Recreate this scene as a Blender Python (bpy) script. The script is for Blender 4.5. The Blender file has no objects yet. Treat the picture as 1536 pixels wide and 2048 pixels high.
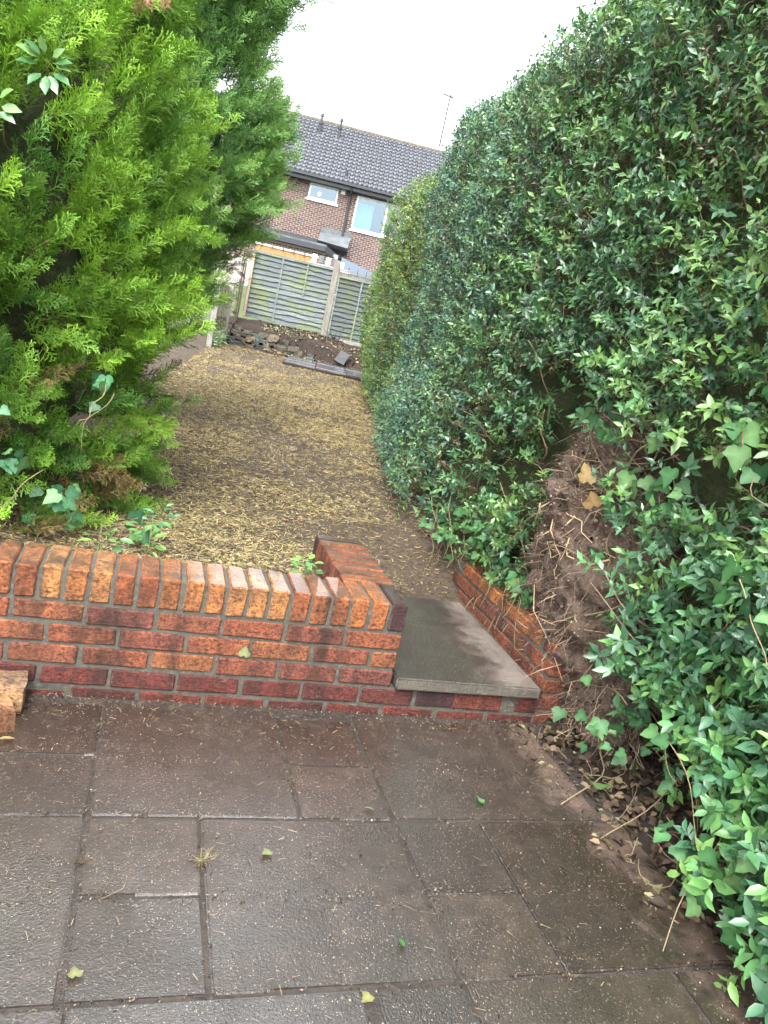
import bpy, bmesh, math, random
import numpy as np
from mathutils import Matrix, Vector
random.seed(7)
RNG = np.random.default_rng(11)
SC = bpy.context.scene
COL = SC.collection
R = math.radians

# ------------------------------------------------------------------ camera, world, sun, exposure
CAM_LOC = Vector((-1.0136, -2.4491, 1.3711))
YAW, PITCH, ROLL = -0.3274, 0.2219, 0.2233
cam_d = bpy.data.cameras.new('camera'); cam = bpy.data.objects.new('camera', cam_d); COL.objects.link(cam)
cam_d.sensor_fit = 'VERTICAL'; cam_d.sensor_height = 36.0; cam_d.lens = 1492.45 / 2048 * 36.0
cam_d.clip_start = 0.05; cam_d.clip_end = 2000
_f = Vector((-math.sin(YAW) * math.cos(PITCH), math.cos(YAW) * math.cos(PITCH), -math.sin(PITCH)))
_r = Vector((math.cos(YAW), math.sin(YAW), 0)); _u = _r.cross(_f)
_r2 = _r * math.cos(ROLL) + _u * math.sin(ROLL); _u2 = _u * math.cos(ROLL) - _r * math.sin(ROLL)
cam.matrix_world = Matrix.Translation(CAM_LOC) @ Matrix((_r2, _u2, -_f)).transposed().to_4x4()
SC.camera = cam

SUN_EL, SUN_AZ = R(56), R(205)          # azimuth clockwise from +Y: high, from behind the camera, a little left
world = bpy.data.worlds.new('World'); SC.world = world; world.use_nodes = True
wn = world.node_tree; wn.nodes.clear()
sky = wn.nodes.new('ShaderNodeTexSky'); sky.sky_type = 'NISHITA'; sky.sun_disc = False
sky.sun_elevation = SUN_EL; sky.sun_rotation = SUN_AZ; sky.air_density = 1.6; sky.dust_density = 6.0; sky.ozone_density = 1.0
hs = wn.nodes.new('ShaderNodeHueSaturation'); hs.inputs['Saturation'].default_value = 0.2
bg = wn.nodes.new('ShaderNodeBackground'); bg.inputs['Strength'].default_value = 0.15
wo = wn.nodes.new('ShaderNodeOutputWorld')
wn.links.new(sky.outputs[0], hs.inputs['Color']); wn.links.new(hs.outputs[0], bg.inputs[0]); wn.links.new(bg.outputs[0], wo.inputs[0])
sun_d = bpy.data.lights.new('sun', 'SUN'); sun = bpy.data.objects.new('sun', sun_d); COL.objects.link(sun)
sun_d.energy = 0.5; sun_d.angle = R(25); sun_d.color = (1.0, 0.97, 0.92)
_sd = Vector((math.sin(SUN_AZ) * math.cos(SUN_EL), math.cos(SUN_AZ) * math.cos(SUN_EL), math.sin(SUN_EL)))
sun.rotation_euler = _sd.to_track_quat('Z', 'Y').to_euler(); sun.location = (0, 0, 30)
SC.view_settings.view_transform = 'Standard'; SC.view_settings.look = 'None'
SC.view_settings.exposure = 2.4; SC.view_settings.gamma = 1.0
SC.render.engine = 'CYCLES'
SC.cycles.use_denoising = True
SC.cycles.adaptive_threshold = .03; SC.cycles.max_bounces = 6; SC.cycles.diffuse_bounces = 3; SC.cycles.transparent_max_bounces = 12

# ------------------------------------------------------------------ helpers
def hash3(i, j, k, s):
    n = (i * 374761393 + j * 668265263 + k * 2147483647 + s * 974711) & 0xffffffff
    n = ((n ^ (n >> 13)) * 1274126177) & 0xffffffff
    n = n ^ (n >> 16)
    return (n & 0xffff) / 65535.0
def vnoise(P, seed=0):
    P = np.asarray(P, float); I = np.floor(P).astype(np.int64); Fr = P - I; Fr = Fr * Fr * (3 - 2 * Fr)
    o = 0
    for a in (0, 1):
        for b in (0, 1):
            for c in (0, 1):
                w = (Fr[..., 0] if a else 1 - Fr[..., 0]) * (Fr[..., 1] if b else 1 - Fr[..., 1]) * (Fr[..., 2] if c else 1 - Fr[..., 2])
                o = o + w * hash3(I[..., 0] + a, I[..., 1] + b, I[..., 2] + c, seed)
    return o * 2 - 1
def fbm(P, seed=0, oct=4):
    P = np.asarray(P, float); s = 0; a = 1; t = 0
    for k in range(oct):
        s = s + a * vnoise(P * (2 ** k), seed + k); t += a; a *= .5
    return s / t
def sstep(a, b, x):
    t = np.clip((np.asarray(x, float) - a) / (b - a), 0, 1); return t * t * (3 - 2 * t)
def nrm(v):
    return v / np.maximum(np.linalg.norm(v, axis=-1, keepdims=True), 1e-9)

def mesh(name, V, F, mat=None, smooth=False, col=None):
    V = np.asarray(V, np.float32).reshape(-1, 3)
    me = bpy.data.meshes.new(name)
    if isinstance(F, np.ndarray):
        n, k = F.shape
        me.vertices.add(len(V)); me.vertices.foreach_set('co', V.ravel())
        me.loops.add(n * k); me.loops.foreach_set('vertex_index', F.astype(np.int32).ravel())
        me.polygons.add(n); me.polygons.foreach_set('loop_start', np.arange(0, n * k, k, dtype=np.int32))
        me.update(calc_edges=True)
    else:
        me.from_pydata([tuple(map(float, v)) for v in V], [], F); me.update()
    if col is not None:
        a = me.color_attributes.new('Col', 'FLOAT_COLOR', 'POINT')
        c = np.ones((len(V), 4), np.float32); c[:, :3] = col
        a.data.foreach_set('color', c.ravel())
    if smooth:
        me.polygons.foreach_set('use_smooth', np.ones(len(me.polygons), bool))
    if mat: me.materials.append(mat)
    return me
def obj(name, me, parent=None, loc=None, rot=None, scale=None, kind=None, color=None, mw=None):
    o = bpy.data.objects.new(name, me); COL.objects.link(o)
    if parent: o.parent = parent
    if mw is not None: o.matrix_local = mw
    if loc is not None: o.location = loc
    if rot is not None: o.rotation_euler = rot
    if scale is not None: o.scale = scale
    if kind: o['kind'] = kind
    if color is not None: o.color = (*color, 1)
    return o
def tag(o, label, cat, group=None):
    o['label'] = label; o['category'] = cat
    if group: o['group'] = group
    return o
def empty(name, loc=(0, 0, 0), rz=0, label=None, cat=None, group=None):
    o = bpy.data.objects.new(name, None); COL.objects.link(o); o.location = loc; o.rotation_euler = (0, 0, rz)
    o.empty_display_size = .05
    if label: tag(o, label, cat, group)
    return o
class MB:
    """collects boxes, prisms and tubes into one mesh"""
    def __init__(s): s.V = []; s.F = []; s.C = []
    def add(s, V, F, c=(1, 1, 1)):
        n = len(s.V); s.V += [tuple(v) for v in V]; s.F += [tuple(n + i for i in f) for f in F]; s.C += [c] * len(V)
    def box(s, x0, x1, y0, y1, z0, z1, c=(1, 1, 1)):
        s.add([(x0, y0, z0), (x1, y0, z0), (x1, y1, z0), (x0, y1, z0), (x0, y0, z1), (x1, y0, z1), (x1, y1, z1), (x0, y1, z1)],
              [(0, 3, 2, 1), (4, 5, 6, 7), (0, 1, 5, 4), (1, 2, 6, 5), (2, 3, 7, 6), (3, 0, 4, 7)], c)
    def prism(s, poly, y0, y1, c=(1, 1, 1)):          # poly in x,z
        n = len(poly); V = [(p[0], y0, p[1]) for p in poly] + [(p[0], y1, p[1]) for p in poly]
        s.add(V, [tuple(range(n)), tuple(range(2 * n - 1, n - 1, -1))] + [(i, i + n, (i + 1) % n + n, (i + 1) % n) for i in range(n)], c)
    def tube(s, pts, r0, r1=None, n=6, c=(1, 1, 1)):
        V, F = tube(pts, r0, r1, n); s.add(V, F, c)
    def me(s, name, mat, smooth=False):
        return mesh(name, s.V, s.F, mat, smooth, np.array(s.C))
    def obj(s, name, mat, parent=None, smooth=False, **k):
        return obj(name, s.me(name, mat, smooth), parent, **k)
def tube(pts, r0, r1=None, n=6):
    pts = np.asarray(pts, float); m = len(pts); r1 = r0 if r1 is None else r1
    T = nrm(np.gradient(pts, axis=0)); up = np.array([0, 0, 1.0]); V = []; F = []
    if abs(T[0] @ up) > .9: up = np.array([1.0, 0, 0])
    for i in range(m):
        a = nrm(np.cross(T[i], up)); b = np.cross(T[i], a); r = r0 + (r1 - r0) * i / (m - 1)
        for k in range(n):
            t = 2 * math.pi * k / n; V.append(pts[i] + r * (math.cos(t) * a + math.sin(t) * b))
    for i in range(m - 1):
        for k in range(n):
            F.append((i * n + k, i * n + (k + 1) % n, (i + 1) * n + (k + 1) % n, (i + 1) * n + k))
    F.append(tuple(range(n - 1, -1, -1))); F.append(tuple((m - 1) * n + k for k in range(n)))
    return V, F
def bake(pv, pf, A, pos, col, pcol=None):
    """instances of a prototype: A (N,3,3) columns = local axes (scaled), pos (N,3), col (N,3)"""
    N = len(pos); m = len(pv)
    V = np.einsum('nij,mj->nmi', A, pv) + pos[:, None, :]
    F = (pf[None] + (np.arange(N) * m)[:, None, None]).reshape(-1, pf.shape[1])
    C = np.repeat(col[:, None, :], m, 1)
    if pcol is not None: C = C * pcol[None]
    return V.reshape(-1, 3), F, C.reshape(-1, 3)
def frame(d, n):
    """columns: side, dir, normal from direction d and approximate normal n"""
    d = nrm(d); n = nrm(n - (n * d).sum(-1, keepdims=True) * d); s = np.cross(d, n)
    return np.stack([s, d, n], -1)
def randdir(n):
    return nrm(RNG.normal(size=(n, 3)))
def jit(c, n, v=.15, h=.06):
    c = np.asarray(c, float); return np.clip(c[None] * (1 + RNG.normal(size=(n, 1)) * v) * (1 + RNG.normal(size=(n, 3)) * h), .004, .95)

# ------------------------------------------------------------------ materials
class M:
    def __init__(s, name):
        s.m = bpy.data.materials.new(name); s.m.use_nodes = True; s.nt = s.m.node_tree; s.n = s.nt.nodes; s.n.clear()
        s.out = s.n.new('ShaderNodeOutputMaterial'); s.b = s.n.new('ShaderNodeBsdfPrincipled')
        s.link(s.b.outputs[0], s.out.inputs[0]); s._tc = None
    def link(s, a, b): s.nt.links.new(a, b); return b
    def tc(s, k='Object'):
        if s._tc is None: s._tc = s.n.new('ShaderNodeTexCoord')
        return s._tc.outputs[k]
    def pos(s): return s.n.new('ShaderNodeNewGeometry').outputs['Position']
    def nz(s):
        g = s.n.new('ShaderNodeNewGeometry'); x = s.n.new('ShaderNodeSeparateXYZ'); s.link(g.outputs['Normal'], x.inputs[0]); return x.outputs[2]
    def sep(s, v, i):
        x = s.n.new('ShaderNodeSeparateXYZ'); s.link(v, x.inputs[0]); return x.outputs[i]
    def map(s, v, sc=(1, 1, 1), loc=(0, 0, 0)):
        k = s.n.new('ShaderNodeMapping'); k.inputs['Scale'].default_value = sc; k.inputs['Location'].default_value = loc; s.link(v, k.inputs[0]); return k.outputs[0]
    def noise(s, v, scale, detail=4, rough=.55, dist=0, out=0):
        k = s.n.new('ShaderNodeTexNoise'); k.inputs['Scale'].default_value = scale; k.inputs['Detail'].default_value = detail
        k.inputs['Roughness'].default_value = rough; k.inputs['Distortion'].default_value = dist; s.link(v, k.inputs['Vector']); return k.outputs[out]
    def vor(s, v, scale, out=0, feat='F1', rnd=1):
        k = s.n.new('ShaderNodeTexVoronoi'); k.inputs['Scale'].default_value = scale; k.feature = feat; k.inputs['Randomness'].default_value = rnd
        s.link(v, k.inputs['Vector']); return k.outputs[out]
    def ramp(s, v, pts):
        k = s.n.new('ShaderNodeValToRGB'); e = k.color_ramp.elements
        while len(e) < len(pts): e.new(.5)
        for el, (p, c) in zip(e, pts):
            el.position = p; el.color = (*c, 1) if len(np.atleast_1d(c)) == 3 else (c, c, c, 1)
        s.link(v, k.inputs[0]); return k.outputs[0]
    def mix(s, f, a, b, mode='MIX'):
        k = s.n.new('ShaderNodeMix'); k.data_type = 'RGBA'; k.blend_type = mode
        for v, i in ((f, 0), (a, 6), (b, 7)):
            if hasattr(v, 'is_output'): s.link(v, k.inputs[i])
            else: k.inputs[i].default_value = v if i == 0 else (*v, 1)
        return k.outputs[2]
    def math(s, op, a, b=None, clamp=False):
        k = s.n.new('ShaderNodeMath'); k.operation = op; k.use_clamp = clamp
        for i, v in enumerate((a, b)):
            if v is None: continue
            if hasattr(v, 'is_output'): s.link(v, k.inputs[i])
            else: k.inputs[i].default_value = v
        return k.outputs[0]
    def sm(s, v, a, b):
        k = s.n.new('ShaderNodeMapRange'); k.interpolation_type = 'SMOOTHSTEP'
        k.inputs[1].default_value = a; k.inputs[2].default_value = b; s.link(v, k.inputs[0]); return k.outputs[0]
    def attr(s, nm='Col'):
        k = s.n.new('ShaderNodeAttribute'); k.attribute_name = nm; return k.outputs[0]
    def oi(s, k='Color'):
        return s.n.new('ShaderNodeObjectInfo').outputs[k]
    def set(s, **k):
        nm = dict(col='Base Color', rough='Roughness', spec='Specular IOR Level', metal='Metallic', coat='Coat Weight', coatr='Coat Roughness', alpha='Alpha')
        for a, v in k.items():
            i = s.b.inputs[nm[a]]
            if hasattr(v, 'is_output'): s.link(v, i)
            else: i.default_value = (*v, 1) if a == 'col' else v
        return s
    def bump(s, h, dist=.003, st=1.0, prev=None):
        k = s.n.new('ShaderNodeBump'); k.inputs['Distance'].default_value = dist; k.inputs['Strength'].default_value = st
        s.link(h, k.inputs['Height'])
        if prev is not None: s.link(prev, k.inputs['Normal'])
        s.link(k.outputs[0], s.b.inputs['Normal']); return k.outputs[0]
    def translucent(s, col, f):
        t = s.n.new('ShaderNodeBsdfTranslucent'); s.link(col, t.inputs[0]); x = s.n.new('ShaderNodeMixShader'); x.inputs[0].default_value = f
        s.link(s.b.outputs[0], x.inputs[1]); s.link(t.outputs[0], x.inputs[2]); s.link(x.outputs[0], s.out.inputs[0])

def mat_brick():
    k = M('brick'); o = k.tc(); w = k.pos(); rnd = k.oi('Random')
    sh = k.n.new('ShaderNodeVectorMath'); sh.operation = 'MULTIPLY_ADD'
    cm = k.n.new('ShaderNodeCombineXYZ'); k.link(rnd, cm.inputs[0]); k.link(rnd, cm.inputs[1]); k.link(rnd, cm.inputs[2])
    k.link(cm.outputs[0], sh.inputs[0]); sh.inputs[1].default_value = (7, 13, 5); k.link(w, sh.inputs[2]); p = sh.outputs[0]
    base = k.oi('Color')
    n1 = k.noise(p, 16, 5, .65); n2 = k.noise(p, 90, 4, .7); n3 = k.noise(k.map(p, (48, 48, 105)), 1.0, 5, .7, .8)
    c = k.mix(k.ramp(n1, [(.35, 0), (.65, .85)]), base, k.mix(.66, base, (.05, .024, .026)))
    c = k.mix(k.ramp(n2, [(.34, .8), (.54, 0)]), c, (.02, .012, .01))
    c = k.mix(k.ramp(n2, [(.6, 0), (.8, .4)]), c, (.42, .21, .12))
    c = k.mix(k.ramp(n3, [(.34, .7), (.5, 0)]), c, (.02, .012, .010))
    grime = k.ramp(k.noise(k.map(w, (9, 9, 2.0)), 1.0, 5, .6), [(.46, 0), (.68, .8)])
    c = k.mix(grime, c, (.022, .015, .013))
    gn = k.tc('Generated'); ex = k.math('ABSOLUTE', k.math('SUBTRACT', k.sep(gn, 0), .5)); ez = k.math('ABSOLUTE', k.math('SUBTRACT', k.sep(gn, 2), .5))
    nn_ = k.math('MULTIPLY', k.math('SUBTRACT', k.noise(p, 45, 5, .75), .5), .34)
    ey = k.math('ABSOLUTE', k.math('SUBTRACT', k.sep(gn, 1), .5)); ng = k.n.new('ShaderNodeNewGeometry').outputs['True Normal']
    wx, wy, wz = [k.math('LESS_THAN', k.math('ABSOLUTE', k.sep(ng, i)), .6) for i in range(3)]
    eg = k.math('MAXIMUM', k.math('MULTIPLY', wx, k.sm(k.math('ADD', ex, k.math('MULTIPLY', nn_, .45)), .47, .505)), k.math('MULTIPLY', wz, k.sm(k.math('ADD', ez, nn_), .455, .51)))
    eg = k.math('MAXIMUM', eg, k.math('MULTIPLY', k.math('SUBTRACT', 1.0, wx), k.sm(k.math('ADD', ey, k.math('MULTIPLY', nn_, .45)), .47, .505)))
    c = k.mix(k.math('MULTIPLY', eg, k.math('SUBTRACT', .8, k.math('MULTIPLY', k.sm(k.nz(), .3, .7), .8))), c, k.ramp(n2, [(.3, (.03, .028, .022)), (.7, (.105, .096, .078))]))
    bloom = k.ramp(k.noise(k.map(w, (1, 1, 1), (4, 2, 9)), 26, 5, .75), [(.6, 0), (.78, .55)]); c = k.mix(bloom, c, (.19, .165, .135))
    up = k.sm(k.nz(), .86, .98)
    k.set(col=c, rough=k.math('SUBTRACT', .9, k.math('MULTIPLY', up, .64)), spec=k.math('ADD', .22, k.math('MULTIPLY', up, .7)), coat=up, coatr=.1)
    h = k.math('ADD', k.math('MULTIPLY', n3, 1.0), k.math('MULTIPLY', n2, .8))
    k.bump(h, .009, 1.0); return k.m
def mat_mortar():
    k = M('mortar'); w = k.pos(); n = k.noise(w, 60, 5, .7); g = k.noise(w, 7, 4, .6)
    c = k.ramp(n, [(.3, (.026, .025, .02)), (.55, (.06, .056, .046)), (.75, (.14, .132, .11))])
    c = k.mix(k.ramp(g, [(.45, 0), (.65, .7)]), c, (.06, .062, .045))
    k.set(col=c, rough=.85); k.bump(n, .006, .8); return k.m
def mat_slab():
    k = M('paving_slab'); w = k.pos(); rnd = k.oi('Random'); tone = k.oi('Color')
    big = k.noise(w, 3.2, 5, .6); mid = k.noise(w, 14, 5, .65); fine = k.noise(w, 260, 3, .6); peb = k.noise(w, 140, 3, .55)
    v = k.vor(w, 270, 1); vs = k.sep(v, 0); vd = k.vor(w, 270, 0)
    c = k.ramp(mid, [(.25, (.010, .007, .0052)), (.5, (.021, .0148, .0112)), (.75, (.040, .029, .0225))])
    c = k.mix(1.0, c, tone, 'MULTIPLY')
    c = k.mix(k.math('MULTIPLY', k.ramp(fine, [(.42, 0), (.6, 1)]), .35), c, (.04, .03, .0245))
    chip = k.math('MULTIPLY', k.math('GREATER_THAN', k.math('ADD', vs, k.math('MULTIPLY', k.math('SUBTRACT', big, .5), .35)), .92), k.math('LESS_THAN', vd, .42))
    c = k.mix(k.math('MULTIPLY', chip, .7), c, k.ramp(k.sep(v, 1), [(0, (.2, .165, .135)), (.6, (.3, .25, .205)), (1, (.18, .115, .07))]))
    # dried pinkish dust along the planted border
    x = k.sep(w, 0); dm = k.math('ADD', x, k.math('MULTIPLY', k.math('SUBTRACT', k.noise(w, 5, 5, .7), .5), .55))
    dry = k.sm(dm, .46, .6)
    c = k.mix(k.math('MULTIPLY', dry, .8), c, k.ramp(mid, [(.3, (.05, .034, .026)), (.7, (.115, .08, .062))]))
    stain = k.ramp(k.noise(k.map(w, (1, 1, 1), (8, 5, 0)), 4.5, 6, .7), [(.5, 0), (.66, .6)]); c = k.mix(stain, c, (.016, .0125, .009))
    film = k.sm(k.noise(k.map(w, (1, 1, 1), (3.1, 1.7, 0)), 2.2, 4, .6), .36, .66)
    r = k.math('ADD', k.math('MULTIPLY', k.math('SUBTRACT', 1.0, film), .26), k.math('ADD', .07, k.math('MULTIPLY', dry, .5)))
    k.set(col=c, rough=r, spec=k.math('SUBTRACT', 1.0, k.math('MULTIPLY', dry, .75)), coat=k.math('MULTIPLY', k.math('ADD', .35, k.math('MULTIPLY', film, .65)), k.math('SUBTRACT', 1.0, dry)), coatr=.09); k.b.inputs['Coat IOR'].default_value = 2.3
    h = k.math('ADD', k.math('MULTIPLY', peb, 1.0), k.math('MULTIPLY', fine, .8))
    k.bump(h, .0019, .95); k.link(k.b.inputs['Normal'].links[0].from_socket, k.b.inputs['Coat Normal']); return k.m
def mat_joint():
    k = M('joint_soil'); w = k.pos(); n = k.noise(w, 70, 5, .7); m = k.noise(w, 6, 4, .6)
    c = k.ramp(n, [(.3, (.012, .009, .008)), (.6, (.032, .025, .02)), (.8, (.07, .055, .045))])
    k.set(col=k.mix(k.ramp(m, [(.45, 0), (.7, .6)]), c, (.055, .044, .037)), rough=.55); k.bump(n, .01, .8); return k.m
def mat_concrete():
    k = M('step_concrete'); w = k.pos(); n = k.noise(w, 120, 4, .6); m = k.noise(w, 9, 5, .65); x = k.sep(w, 0); y = k.sep(w, 1)
    wet = k.math('SUBTRACT', 1.0, k.sm(k.math('ADD', k.math('ADD', x, k.math('MULTIPLY', y, -.12)), k.math('MULTIPLY', k.math('SUBTRACT', m, .5), .34)), .36, .6))
    up = k.sm(k.nz(), .5, .9); wet = k.math('MULTIPLY', wet, k.math('ADD', .35, k.math('MULTIPLY', up, .65)))
    dryc = k.ramp(m, [(.3, (.075, .06, .05)), (.7, (.14, .118, .1))]); wetc = k.ramp(m, [(.3, (.016, .012, .0098)), (.7, (.038, .0295, .0245))])
    streak = k.ramp(k.noise(k.map(w, (45, 45, 8)), 1, 4, .7), [(.4, 0), (.56, .85)])
    c = k.mix(wet, dryc, wetc); vv_ = k.vor(w, 230, 1); c = k.mix(k.math('MULTIPLY', k.math('GREATER_THAN', k.sep(vv_, 0), .9), k.math('MULTIPLY', k.math('LESS_THAN', k.vor(w, 230, 0), .4), .6)), c, (.24, .2, .165)); c = k.mix(k.math('MULTIPLY', streak, k.math('SUBTRACT', 1.0, up)), c, (.06, .06, .045))  # pale specks painted into the colour stand in for grit glints
    k.set(col=c, rough=k.math('SUBTRACT', .8, k.math('MULTIPLY', wet, .5)), spec=k.math('ADD', .4, k.math('MULTIPLY', wet, .6)), coat=wet, coatr=.14); k.bump(k.math('ADD', n, m), .007, .9); return k.m
def mat_soil(name, a, b, c3, sc=40, rough=.9, bd=.02):
    k = M(name); w = k.pos(); n = k.noise(w, sc, 6, .7); m = k.noise(w, sc * .12, 4, .6)
    c = k.ramp(n, [(.3, a), (.55, b), (.78, c3)]); c = k.mix(k.ramp(m, [(.4, 0), (.7, .6)]), c, a)
    k.set(col=c, rough=rough, spec=.3); k.bump(n, bd, .9); return k.m
def mat_col(name, rough=.6, spec=.4, trans=0, nsc=0, namt=.3, bump=0):
    k = M(name); c = k.mix(1.0, k.attr(), k.oi('Color'), 'MULTIPLY')
    if nsc:
        n = k.noise(k.pos(), nsc, 4, .6); c = k.mix(k.math('MULTIPLY', k.ramp(n, [(.35, 1), (.65, 0)]), namt), c, k.mix(.75, c, (.01, .01, .01)))
        if bump: k.bump(n, bump, .8)
    k.set(col=c, rough=rough, spec=spec)
    if trans: k.translucent(c, trans)
    return k.m
def mat_leaf(name, rough, trans, spec=.6):
    k = M(name); c = k.mix(1.0, k.attr(), k.oi('Color'), 'MULTIPLY'); n = k.noise(k.pos(), 45, 3, .6)
    c = k.mix(k.ramp(n, [(.35, .35), (.6, 0)]), c, k.mix(.5, c, (.02, .03, .015)))
    k.set(col=c, rough=rough, spec=spec); k.translucent(c, trans); return k.m
def mat_fence():
    k = M('weathered_fence_wood'); w = k.tc(); c0 = k.oi('Color'); p = k.pos()
    g = k.noise(k.map(p, (3, 3, 90)), 1, 5, .65, .6); b = k.noise(p, 2.6, 4, .6); s = k.noise(p, 14, 4, .7)
    c = k.ramp(g, [(.28, (.03, .04, .04)), (.5, (.09, .11, .115)), (.72, (.2, .23, .24))])
    c = k.mix(k.ramp(b, [(.48, 0), (.68, .7)]), c, (.12, .155, .04))
    c = k.mix(k.ramp(s, [(.52, 0), (.72, .65)]), c, (.035, .055, .048))
    c = k.mix(1.0, c, c0, 'MULTIPLY'); k.set(col=c, rough=.8); k.bump(g, .004, .7); return k.m
def mat_wood(name, a, b, vert=True):
    k = M(name); p = k.pos(); g = k.noise(k.map(p, (60, 60, 4) if vert else (4, 60, 60)), 1, 5, .65, .4)
    k.set(col=k.ramp(g, [(.3, a), (.7, b)]), rough=.75); k.bump(g, .003, .6); return k.m
def mat_plain(name, c, rough=.5, spec=.5, metal=0, n=0, dark=.5):
    k = M(name)
    if n:
        x = k.noise(k.pos(), n, 4, .6); k.set(col=k.ramp(x, [(.3, tuple(v * dark for v in c)), (.65, c)]))
    else: k.set(col=c)
    k.set(rough=rough, spec=spec, metal=metal); return k.m
def mat_glass():
    k = M('window_glass'); g = k.n.new('ShaderNodeBsdfGlossy'); g.inputs['Roughness'].default_value = .03; g.inputs[0].default_value = (.9, .95, 1, 1)
    t = k.n.new('ShaderNodeBsdfTransparent'); t.inputs[0].default_value = (.55, .8, .95, 1)
    x = k.n.new('ShaderNodeMixShader'); x.inputs[0].default_value = .10
    k.link(t.outputs[0], x.inputs[1]); k.link(g.outputs[0], x.inputs[2]); k.link(x.outputs[0], k.out.inputs[0]); return k.m

BRICK = mat_brick(); MORTAR = mat_mortar(); SLAB = mat_slab(); JOINT = mat_joint(); CONC = mat_concrete()
LAWN = mat_soil('bare_lawn_soil', (.03, .0215, .015), (.068, .05, .035), (.125, .095, .068), 38)
SOIL = mat_soil('dark_soil', (.014, .010, .008), (.035, .025, .019), (.07, .052, .04), 55)
ROOTSOIL = mat_soil('root_soil', (.05, .034, .026), (.125, .088, .068), (.24, .18, .145), 75, .95, .012)
GROUND = mat_soil('far_ground', (.04, .05, .025), (.06, .08, .03), (.09, .11, .045), 4)
STRAW = mat_col('cut_straw', .75, .3)
LEAF = mat_leaf('privet_leaf', .36, .28); IVYM = mat_leaf('ivy_leaf', .5, .18, .3); CONIF = mat_col('conifer_spray', .6, .35, .22)
TWIG = mat_col('twig_bark', .8, .3, 0, 120, .4); CORE = mat_soil('blocker_core_mat', (.022, .028, .012), (.05, .062, .026), (.095, .10, .048), 40, .95)
FENCE = mat_fence(); POSTW = mat_wood('post_wood', (.08, .075, .062), (.2, .19, .165)); BOARDW = mat_wood('side_board_wood', (.065, .055, .038), (.17, .15, .11))
CPOST = mat_plain('fence_concrete', (.24, .24, .21), .9, .3, 0, 25, .6)
STONE = mat_col('rock', .8, .35, 0, 22, .7, .02); TILE = mat_col('roof_tile', .5, .5, 0, 20, .25); HBRICK = mat_col('house_brick', .85, .3, 0, 9, .25)
HMORT = mat_plain('house_mortar', (.38, .33, .32), .9, .2, 0, 12, .8); WHITE = mat_plain('white_frame', (.78, .79, .8), .35)
DARKP = mat_plain('dark_plastic', (.022, .026, .035), .4); GLASS = mat_glass(); FELT = mat_plain('grey_felt', (.11, .125, .135), .7, .4, 0, 3, .55)
ROOM = mat_plain('room_wall', (.13, .19, .24), .9); CURT = mat_plain('curtain_cloth', (.5, .52, .52), .9)
ORANGE = mat_wood('orange_timber', (.22, .11, .035), (.34, .19, .065)); POLY = mat_plain('lean_to_sheet', (.10, .13, .18), .6)
RIDGE = mat_plain('ridge_tile', (.09, .078, .06), .8, .3, 0, 10, .6); METAL = mat_plain('grey_metal', (.3, .31, .32), .4, .5, .8)
WETSLAB = mat_plain('wet_flagstone', (.10, .10, .108), .14, .8, 0, 6, .6)

# ------------------------------------------------------------------ setting: terrain, patio, lawn, beds
TH = 0.2
GX, GY = 2.0, 14.5                                     # garden frame: u along the end fence, v away from camera
cT, sT = math.cos(TH), math.sin(TH)
def gw(u, v): return GX + u * cT + v * sT, GY - u * sT + v * cT
def to_uv(x, y): dx, dy = x - GX, y - GY; return dx * cT - dy * sT, dx * sT + dy * cT
def lawn_z(x, y):
    z = .30 + .02 * y
    ramp = sstep(.88, 1.55, y); z2 = .115 + (z - .115) * ramp
    k = sstep(-.04, .0, x) * (1 - sstep(.66, .72, x))
    z = z * (1 - k) + z2 * k
    return z + .018 * fbm(np.stack([x * 1.3, y * 1.3, 0 * x], -1), 3) + .006 * fbm(np.stack([x * 9, y * 9, 0 * x], -1), 9)
def grid(x0, x1, y0, y1, nx, ny, zf):
    X, Y = np.meshgrid(np.linspace(x0, x1, nx), np.linspace(y0, y1, ny)); Z = zf(X, Y)
    V = np.stack([X, Y, Z], -1).reshape(-1, 3); i = np.arange(nx * ny).reshape(ny, nx)
    F = np.stack([i[:-1, :-1], i[:-1, 1:], i[1:, 1:], i[1:, :-1]], -1).reshape(-1, 4)
    return V, F
def ter_z(x, y):
    u, v = to_uv(x, y)
    return -.12 + .3 * sstep(.3, 13, y) + 1.9 * sstep(.6, 6, v) + .05 * fbm(np.stack([x * .2, y * .2, 0 * x], -1), 5)
V, F = grid(-160, 160, -120, 200, 81, 81, ter_z)
obj('ground', mesh('ground', V, F, GROUND, True), kind='structure')
V, F = grid(-3.4, 5.5, .216, 14.9, 180, 230, lawn_z)
obj('lawn', mesh('lawn', V, F, LAWN, True), kind='structure')

def bed_z(u, v):
    return .62 + .4 * sstep(-1.0, -.78, v) + .13 * sstep(-.78, 0, v) - .18 * sstep(.3, 1.2, u) * sstep(-1.1, -.3, v) * (1 - sstep(-.3, 0, v)) \
        + .04 * fbm(np.stack([u * 3, v * 3, 0 * u], -1), 21) + .015 * fbm(np.stack([u * 14, v * 14, 0 * u], -1), 22)
Vb, Fb = grid(-1.75, 3.2, -1.25, .3, 120, 60, bed_z)
xw, yw = gw(Vb[:, 0], Vb[:, 1]); edge = sstep(-1.25, -1.05, Vb[:, 1])
Vb = np.stack([xw, yw, Vb[:, 2] * edge + (1 - edge) * (lawn_z(xw, yw) - .03)], -1)
obj('raised_bed', mesh('raised_bed', Vb, Fb, SOIL, True), kind='structure')

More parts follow.
